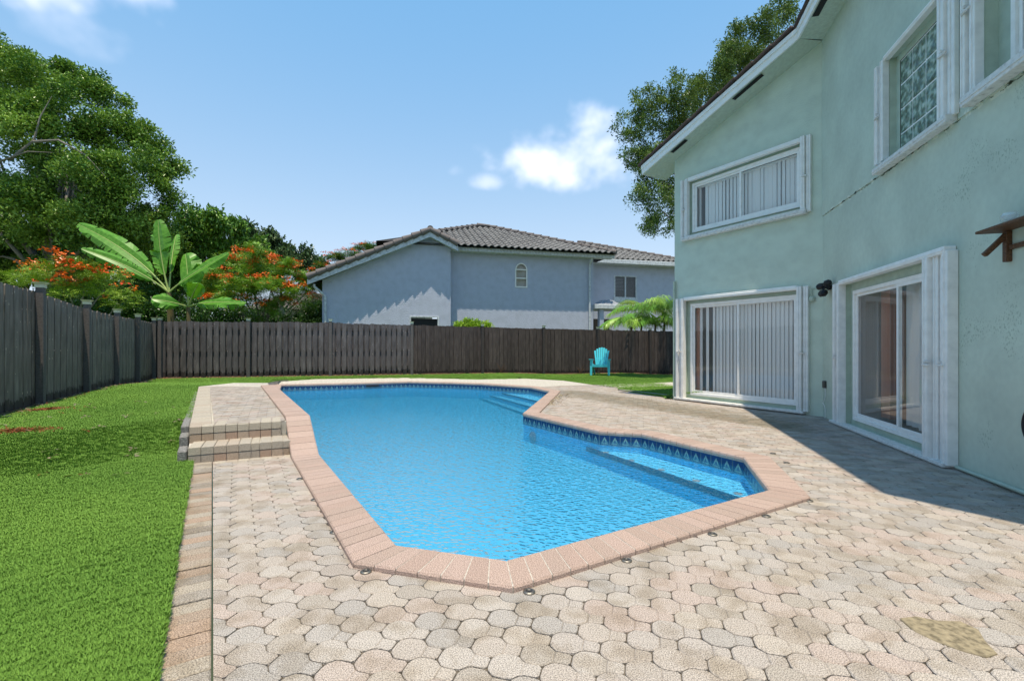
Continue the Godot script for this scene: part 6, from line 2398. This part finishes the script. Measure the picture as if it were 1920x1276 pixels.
func build_chair() -> void:
	var o := V(3.55, lawn_h(3.55, 19.1) + 0.012, 19.1)
	var ch := thing("aqua_chair", "aqua plastic slatted garden chair in front of the brown fence", "chair", o)
	var b := Basis(Vector3.UP, -0.28)      # local +z is the front
	var T := func(p: Vector3) -> Vector3: return o + b * p
	var slat := func(called: String, a: Vector3, c: Vector3, w: float, th: float, up: Vector3, w2: float) -> void:
		var s := Soup.new()
		var d := (c - a).normalized()
		var sd := d.cross(up).normalized()
		var nn := sd.cross(d).normalized() * th * 0.5
		var q: Array = []
		for e: Array in [[a, w], [c, w2]]:
			for k: float in [-0.5, 0.5]:
				q.append((e[0] as Vector3) + sd * float(e[1]) * k)
		var P: Array = []
		for p: Vector3 in q:
			P.append(T.call(p + nn))
			P.append(T.call(p - nn))
		s.quad(P[0], P[2], P[6], P[4])
		s.quad(P[1], P[5], P[7], P[3])
		s.quad(P[0], P[4], P[5], P[1])
		s.quad(P[2], P[3], P[7], P[6])
		s.quad(P[0], P[1], P[3], P[2])
		s.quad(P[4], P[6], P[7], P[5])
		part(ch, called, s, M.aqua)
	# back: seven slats that fan out, the middle ones longest
	for i in 7:
		var f := (i - 3) / 3.0
		var x0 := f * 0.185
		var x1 := f * 0.27
		var h := 1.10 - 0.13 * f * f
		slat.call("back_slat", Vector3(x0, 0.36, -0.16), Vector3(x1, h, -0.16 - (h - 0.36) * 0.36), 0.055, 0.016, Vector3.BACK, 0.074)
	slat.call("back_rail", Vector3(-0.25, 0.66, -0.295), Vector3(0.25, 0.66, -0.295), 0.06, 0.025, Vector3.BACK, 0.06)
	# seat slats
	for i in 6:
		var z := 0.34 - i * 0.092
		slat.call("seat_slat", Vector3(-0.27, 0.42 - i * 0.018, z), Vector3(0.27, 0.42 - i * 0.018, z), 0.084, 0.02, Vector3.UP, 0.084)
	slat.call("apron", Vector3(-0.30, 0.38, 0.385), Vector3(0.30, 0.38, 0.385), 0.09, 0.022, Vector3.BACK, 0.09)
	for sg: float in [-1.0, 1.0]:
		slat.call("leg", Vector3(0.345 * sg, 0.0, 0.36), Vector3(0.335 * sg, 0.60, 0.33), 0.075, 0.05, Vector3.BACK, 0.11)
		slat.call("rear_leg", Vector3(0.29 * sg, 0.0, -0.46), Vector3(0.29 * sg, 0.42, 0.30), 0.05, 0.09, Vector3.UP, 0.05)
		slat.call("armrest", Vector3(0.36 * sg, 0.635, 0.42), Vector3(0.335 * sg, 0.60, -0.36), 0.14, 0.024, Vector3.UP, 0.085)
